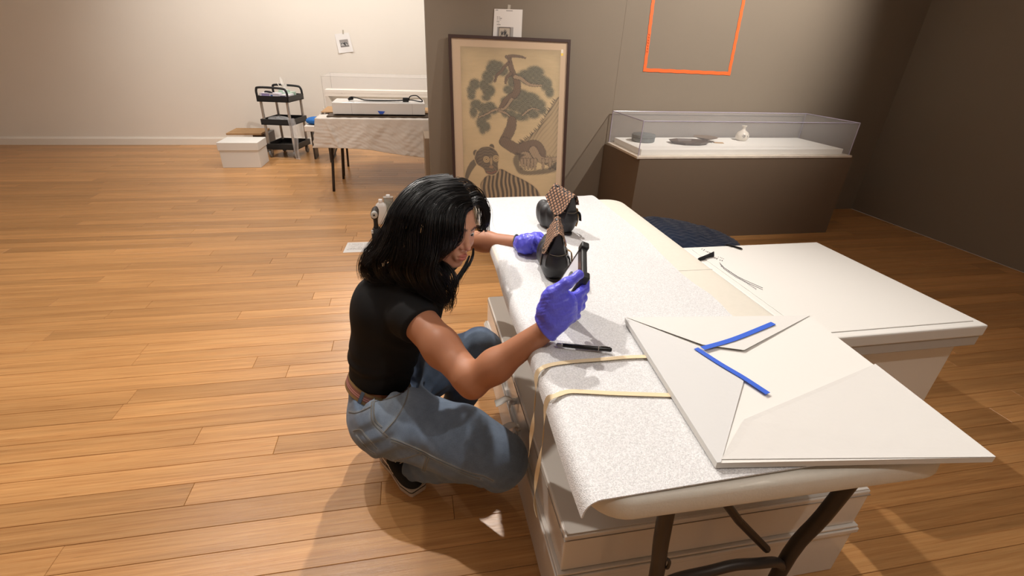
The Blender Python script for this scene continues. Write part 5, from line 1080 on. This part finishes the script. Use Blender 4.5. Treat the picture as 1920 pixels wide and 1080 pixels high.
# ------------------------------------------------------------------ hair
scalp = lambda q: ell(q, (0, -.016, .036), (.083, .106, .088))
G = [  # (path of picked points with depth, thickness of the lock, strand count)
 ([(884,386,1.43),(870,392,1.405),(862,408,1.39),(860,426,1.385),(857,446,1.385),(843,462,1.39),(826,470,1.40)], .012, 90),
 ([(883,384,1.43),(862,388,1.40),(848,405,1.38),(846,430,1.37),(846,450,1.375),(835,466,1.385),(818,472,1.39)], .016, 110),
 ([(880,378,1.43),(850,382,1.39),(835,405,1.36),(832,435,1.355),(828,462,1.36),(812,480,1.37),(806,500,1.38),(812,520,1.41)], .019, 150),
 ([(876,370,1.43),(840,375,1.38),(815,400,1.35),(810,435,1.345),(806,470,1.35),(798,500,1.365),(806,530,1.39),(822,552,1.42),(838,566,1.45)], .021, 170),
 ([(870,360,1.44),(825,368,1.38),(795,400,1.35),(785,440,1.35),(784,475,1.36),(776,505,1.375),(790,535,1.40),(815,556,1.42)], .022, 180),
 ([(866,352,1.45),(812,362,1.40),(775,398,1.37),(762,440,1.37),(755,475,1.385),(748,500,1.40),(762,525,1.41),(784,540,1.42)], .022, 180),
 ([(858,344,1.47),(800,354,1.43),(760,392,1.40),(744,435,1.40),(730,468,1.41),(716,490,1.42),(722,515,1.43),(742,524,1.43)], .021, 170),
 ([(850,338,1.49),(790,350,1.47),(752,388,1.45),(735,430,1.44),(716,462,1.45),(698,486,1.46),(690,506,1.47),(694,524,1.47)], .020, 170),
 ([(844,335,1.52),(785,350,1.52),(750,388,1.50),(733,425,1.49),(712,456,1.49),(692,482,1.49),(684,502,1.49),(686,522,1.50)], .018, 150),
 ([(842,334,1.56),(790,346,1.58),(755,382,1.57),(738,420,1.56),(722,452,1.55),(704,476,1.54),(694,498,1.54)], .018, 120),
 ([(800,470,1.46),(812,500,1.44),(828,524,1.45),(838,548,1.465),(842,566,1.475),(838,582,1.49)], .015, 100),
 ([(828,490,1.48),(842,510,1.48),(846,530,1.48),(842,552,1.49),(836,570,1.49)], .013, 90),
 ([(884,384,1.44),(894,380,1.45),(905,386,1.47),(909,402,1.49),(908,418,1.50),(902,430,1.50),(896,427,1.50)], .0075, 80),
 ([(882,378,1.45),(896,374,1.47),(908,384,1.50),(912,402,1.52),(911,420,1.53),(906,430,1.53)], .0085, 80),
 ([(878,368,1.46),(892,366,1.49),(905,378,1.52),(911,398,1.55),(911,418,1.56),(914,434,1.56)], .010, 80),
 ([(868,354,1.48),(880,354,1.52),(896,368,1.55),(904,392,1.58),(904,420,1.59)], .014, 70),
 ([(856,342,1.52),(866,344,1.56),(880,356,1.60),(888,385,1.62),(890,420,1.62)], .016, 60),
 ([(888,466,1.58),(886,480,1.57),(880,494,1.56),(870,508,1.55),(858,528,1.54),(846,556,1.52)], .0022, 45),
 ([(880,480,1.58),(872,498,1.56),(864,512,1.55),(850,532,1.53),(842,560,1.51)], .0028, 45),
 ([(792,440,1.40),(770,470,1.40),(756,490,1.41),(770,512,1.42),(796,524,1.42),(815,540,1.43)], .018, 120),
 ([(765,440,1.42),(735,466,1.42),(706,484,1.43),(692,500,1.44),(700,518,1.45),(722,520,1.45),(740,512,1.45)], .015, 110),
]
GP = [(smooth_path(np.array([atd(*p) for p in g]), 5), r, n) for g, r, n in G]
def inhead(P):   # keep locks outside the skull
    q = (P-HC_)@HR; d = scalp(q.astype('f')); g = np.zeros_like(q); e = 1e-3
    for k in range(3):
        qq = q.copy(); qq[:, k] += e; g[:, k] = (scalp(qq.astype('f'))-d)/e
    g /= np.linalg.norm(g, axis=1)[:, None]+1e-9; return P+(np.maximum(.002-d, 0)[:, None]*g)@HR.T
def hairf(P):
    q = (P-HC_.astype('f'))@HRf; d = ell(q, (0, -.018, .036), (.084, .104, .089))
    # leave the face open: cut in front of the hairline
    hl = q[:, 1]-(.058+.02*np.clip((q[:, 2]-.03)/.05, 0, 1)); below = .082-q[:, 2]-.12*np.abs(q[:, 0]); d = np.maximum(d, np.minimum(hl, below))
    for pth, r, n in GP:
        best = None; k = pth[::3]; k = np.vstack([k, pth[-1]])
        L_ = len(k)
        for i in range(L_-1):
            w0 = .45+.75*math.sin(math.pi*min(1, .12+i/(L_-1)*.85)); w1 = .45+.75*math.sin(math.pi*min(1, .12+(i+1)/(L_-1)*.85))
            c = cap(P, k[i], k[i+1], r*w0, r*w1); best = c if best is None else np.minimum(best, c)
        d = smin(d, best, .012)
    return d+.0012*np.sin(P@np.array([420, 160, 60], 'f')+3*np.sin(P[:, 2]*30))
allp = np.concatenate([g[0] for g in GP]); m = nets(hairf, allp.min(0)-.05, np.maximum(allp.max(0), HC_+.13)+.03, .0042)
m = relax(m, 1)
M_hair = mat('black_hair', srgb(17, 15, 16), .34, spec=.55)
hair = obj('hair', m, M_hair, person, smooth=True)
# strands: thin tubes following the locks
NS = 20; R_ = np.random.default_rng(8)
Ps = []; Rs = []
for pth, r, n in GP:
    t = np.linspace(0, 1, NS); base = np.stack([np.interp(t, np.linspace(0, 1, len(pth)), pth[:, k]) for k in range(3)], 1); T, U, Wv = frames(base)
    for _ in range(int(n*1.25)):
        a = R_.uniform(0, 2*np.pi); rr = r*1.12*np.sqrt(R_.uniform(.35, 1.15)); ph = R_.uniform(0, 6.28); wav = R_.uniform(.001, .0075); fr = R_.uniform(4, 9)
        env = (.35+.85*np.sin(np.pi*np.clip(.12+t*.8, 0, 1)))+.25*t*R_.uniform(-.5, 1.2); L_ = 1 if R_.random() < .7 else R_.uniform(.7, 1.12)
        tt = np.clip(t*L_, 0, 1); b = np.stack([np.interp(tt, t, base[:, k]) for k in range(3)], 1)
        p = b+U*(math.cos(a+0)*rr*env)[:, None]+Wv*(math.sin(a)*rr*env)[:, None]+U*(np.sin(t*fr+ph)*wav*(t+.2))[:, None]+Wv*(np.cos(t*fr*.8+ph)*wav*(t+.2))[:, None]
        if R_.random() < .10: p += (T*0+R_.normal(0, 1, 3)*.010)*(t**2.2)[:, None]
        Ps.append(p); Rs.append(R_.uniform(.00035, .0011)*(1-.75*t**3))
Ps = np.array(Ps); n_, k_, _ = Ps.shape; Ps = inhead(Ps.reshape(-1, 3)).reshape(n_, k_, 3); Rs = np.array(Rs)
# keep strands off the open face
q = (Ps.reshape(-1, 3)-HC_)@HR; 
T = np.gradient(Ps, axis=1); T /= np.linalg.norm(T, axis=2)[..., None]+1e-9; U = np.cross(T, [0.3, .5, 1.]); U /= np.linalg.norm(U, axis=2)[..., None]+1e-9; Wv = np.cross(T, U)
V = np.stack([Ps+Rs[..., None]*(math.cos(a)*U+math.sin(a)*Wv) for a in (0, 2.094, 4.189)], 2)  # n,k,3,3
idx = np.arange(n_*k_*3).reshape(n_, k_, 3); F = np.concatenate([np.stack([idx[:, :-1, j], idx[:, :-1, (j+1) % 3], idx[:, 1:, (j+1) % 3], idx[:, 1:, j]], -1).reshape(-1, 4) for j in range(3)])
so = obj('hair_strands', (V.reshape(-1, 3), F), M_hair, hair, smooth=True); so['kind'] = 'stuff'

# ------------------------------------------------------------------ tablet
tc_ = [atd(1101, 460, 1.265), atd(1086, 470, 1.285), None, None]
# frame of the tablet: long edge up, screen toward the face
K0 = atd(1096, 459, 1.275); lftv = atd(1097, 523, 1.18)-K0; lftv /= np.linalg.norm(lftv); upv = K0-atd(1043, 545, 1.40); upv = upv-lftv*(lftv@upv); upv /= np.linalg.norm(upv); nrm = np.cross(lftv, upv)
if nrm@(-_r) < 0: nrm = -nrm
top = K0+lftv*.066; bot = top-upv*.205
tab = empty('tablet', (bot+top)/2, 'tablet in a rugged black case held upright in the nearer gloved hand', 'tablet')
ctr_ = (bot+top)/2; HL, HW, HT = .1025, .066, .0085
TR = np.array([lftv, upv, nrm]).T.astype('f')
def tabf(P): d = sbox(P, ctr_, (HW, HL, HT), .006, TR); return d
def loc(x, y, z): return ctr_+lftv*x+upv*y+nrm*z
m = nets(lambda P: smax(sbox(P, ctr_, (HW, HL, HT), .0055, TR), -sbox(P, ctr_+nrm*HT, (HW-.0045, HL-.0045, .0018), .001, TR), .0006), ctr_-.13, ctr_+.13, .0018)
M_case = mat('rugged_case', srgb(44, 46, 46), .5, bump=(200, .0002)); obj('case', m, M_case, tab, auto=40)
for sx in (-1, 1):
    for sy in (-1, 1):
        cc_ = loc(sx*(HW-.006), sy*(HL-.006), -.0005); obj('corner_bumper', nets(lambda P: sbox(P, cc_, (.0115, .0135, HT+.0025), .004, TR), cc_-.025, cc_+.025, .0018), mat('bumper', srgb(38, 40, 40), .45), tab, auto=40)
obj('strap_knob', nets(lambda P: sbox(P, loc(-.02, .035, -HT-.005), (.012, .010, .006), .004, TR), loc(-.02, .035, -HT)-.03, loc(-.02, .035, -HT)+.03, .002), M_black, tab, smooth=True)
def scr(u, v): P = ctr_[:, None, None]+lftv[:, None, None]*(u-.5)*2*(HW-.007)+upv[:, None, None]*(v-.5)*2*(HL-.007)+nrm[:, None, None]*(HT-.0012); return P[0], P[1], P[2]
u, v = np.meshgrid(np.linspace(0, 1, 60), np.linspace(0, 1, 90), indexing='ij'); u = u.ravel(); v = v.ravel(); C = W(u, srgb(196, 198, 204)); C[(v < .06) | (v > .90) | (u < .04) | (u > .96)] = srgb(40, 40, 44)
x = np.hypot((u-.55)/.28, (v-.62)/.13); C[x < 1] = srgb(60, 58, 62); C[(np.hypot((u-.4)/.16, (v-.36)/.15) < 1)] = srgb(84, 74, 70); C[(np.abs(v-.47) < .02) & (u > .2)] = srgb(110, 110, 118); C[(np.hypot((u-.66)/.1, (v-.58)/.05) < 1)] = srgb(150, 116, 96)
ms = mat('tablet_screen', (1, 1, 1), .12, attr=True); b_ = ms.node_tree.nodes['Principled BSDF']; at_ = [n for n in ms.node_tree.nodes if n.type == 'ATTRIBUTE'][0]; ms.node_tree.links.new(at_.outputs['Color'], b_.inputs['Emission Color']); b_.inputs['Emission Strength'].default_value = .35
obj('screen', grid(scr, 60, 90), ms, tab, col=C)

# ------------------------------------------------------------------ gloved hands
M_glove = mat('nitrile_glove', srgb(98, 98, 226), .36, spec=.45, bump=(70, .0035))
def chain(P, pts, rs, k=.006):
    d = None
    for i in range(len(pts)-1):
        c = cap(P, pts[i], pts[i+1], rs[i], rs[i+1]); d = c if d is None else smin(d, c, k)
    return d
rw = J['rwri']
X = lambda x, y, d: atd(x, y, d)
thumb = [X(1026,580,1.150), X(1034,552,1.136), X(1062,532,1.128), X(1086,515,1.150)]
index = [X(1056,556,1.165), X(1080,556,1.182), X(1096,542,1.200), X(1099,528,1.208)]
middle = [X(1060,570,1.168), X(1082,566,1.184), X(1093,558,1.205), X(1086,552,1.222)]
ringf = [X(1060,585,1.168), X(1080,580,1.182), X(1089,574,1.202), X(1082,570,1.220)]
pinky = [X(1056,600,1.166), X(1072,597,1.176), X(1081,592,1.194), X(1076,588,1.210)]
palmA, palmB = X(1036,598,1.172), X(1052,572,1.163)
def glovef(P):
    d = cap(P, palmA, palmB, .036, .040); d = smin(d, cap(P, X(1030,584,1.165), X(1060,590,1.170), .028, .024), .02); d = smin(d, cap(P, X(1034,564,1.155), X(1056,562,1.163), .025, .021), .02)
    d = smin(d, chain(P, thumb, (.021, .0185, .0140, .0118)), .016)
    for f_, rr in ((index, (.0155, .0130, .0118, .0102)), (middle, (.0155, .0128, .0115, .0100)), (ringf, (.0150, .0122, .0110, .0096)), (pinky, (.0140, .0112, .0100, .0088))): d = smin(d, chain(P, f_, rr), .0045)
    cf = cap(P, rw-(rw-J['relb'])*.00, palmA, .0335, .036); d = smin(d, cf, .02)
    wd = (rw-J['relb'])/np.linalg.norm(rw-J['relb']); wp = rw-wd*.004+0*_d; cutp = plane(P, wp, -wd); d = smax(d, cutp, .003)
    # rolled cuff
    s_ = (P-wp.astype('f'))@wd.astype('f'); d = d-.0022*np.exp(-((s_-.003)/.004)**2)
    fold = np.sin(P@(_r*160+_d*620-_f*90).astype('f')+2.2*np.sin(P@(_r*60-_d*20).astype('f')+1)); d = d+.0009*fold*np.clip(nz(P, 45)+.4, 0, 1)*np.exp(-(_n(P-X(1050,578,1.15).astype('f'))/.055)**2)+.0013*nz(P, 130)+.0011*np.clip(np.sin(P@(_r*90+_d*760+_f*60).astype('f')+3.5*np.sin(P@(_r*70+_d*15).astype('f')+1.3)), .3, 1)*np.clip(.3+nz(P, 38, 2), 0, 1)
    d = smax(d, -(tabf(P)-.0004), .0016)
    return d
allg = np.array(thumb+index+middle+ringf+pinky+[palmA, palmB, rw]); m = nets(glovef, allg.min(0)-.06, allg.max(0)+.05, .0018); m = relax(m, 1, .5)
obj('glove', m, M_glove, person, smooth=True)
# far hand round the boot
lw = J['lwri']; zb = lambda x, y, z: atz(x, y, z)
lp0, lp1 = zb(985, 458, .785), zb(1006, 453, .795)
lf_i = [zb(1010, 452, .80), zb(1030, 448, .815), zb(1045, 447, .812), zb(1056, 453, .80)]
lf_m = [zb(1008, 456, .79), zb(1028, 455, .80), zb(1045, 455, .80), zb(1057, 463, .79)]
lf_r = [zb(1006, 461, .78), zb(1022, 462, .785), zb(1036, 466, .78), zb(1040, 474, .775)]
lf_p = [zb(1002, 466, .775), zb(1016, 470, .775), zb(1026, 474, .77)]
lth = [zb(992, 452, .80), zb(1004, 445, .815), zb(1014, 452, .822), zb(1016, 457, .815)]
def lglove(P):
    d = cap(P, lp0, lp1, .034, .036); d = smin(d, cap(P, lw, lp0, .0315, .033), .02); wd = (lw-J['lelb'])/np.linalg.norm(lw-J['lelb'])
    d = smin(d, chain(P, lth, (.016, .0135, .0115, .0095)), .008)
    for f_, rr in ((lf_i, (.0145, .0125, .0115, .0100)), (lf_m, (.0145, .0125, .0115, .0100)), (lf_r, (.014, .0115, .0105, .0092)), (lf_p, (.0125, .0105, .0092))): d = smin(d, chain(P, f_, rr), .0045)
    d = smax(d, plane(P, lw-wd*.006, -wd), .003); s_ = (P-(lw-wd*.006).astype('f'))@wd.astype('f'); d = d-.002*np.exp(-((s_-.003)/.004)**2)
    d = d+.0013*np.sin(P@np.array([260, 60, 120], 'f')+2*np.sin(P[:, 1]*60))+.001*nz(P, 120); d = smax(d, -(P[:, 2]-(FZ+.0015)), .004)
    return d
allg = np.array(lf_i+lf_m+lf_r+lf_p+lth+[lp0, lp1, lw]); m = nets(lglove, allg.min(0)-.05, allg.max(0)+.05, .002); m = relax(m, 1, .5)
obj('glove', m, M_glove, person, smooth=True)
wd = (lw-J['lelb'])/np.linalg.norm(lw-J['lelb']); ph = lw-wd*.012; P, u_, v_ = ring(ph, wd+np.array([0, .1, .1]), .0325, 40)
obj('bracelet', tube(P, [.0035, .0045, .0035, .0045, .0035], 8), mat('grey_bracelet', srgb(66, 72, 70), .6, bump=(300, .001)), person, smooth=True)
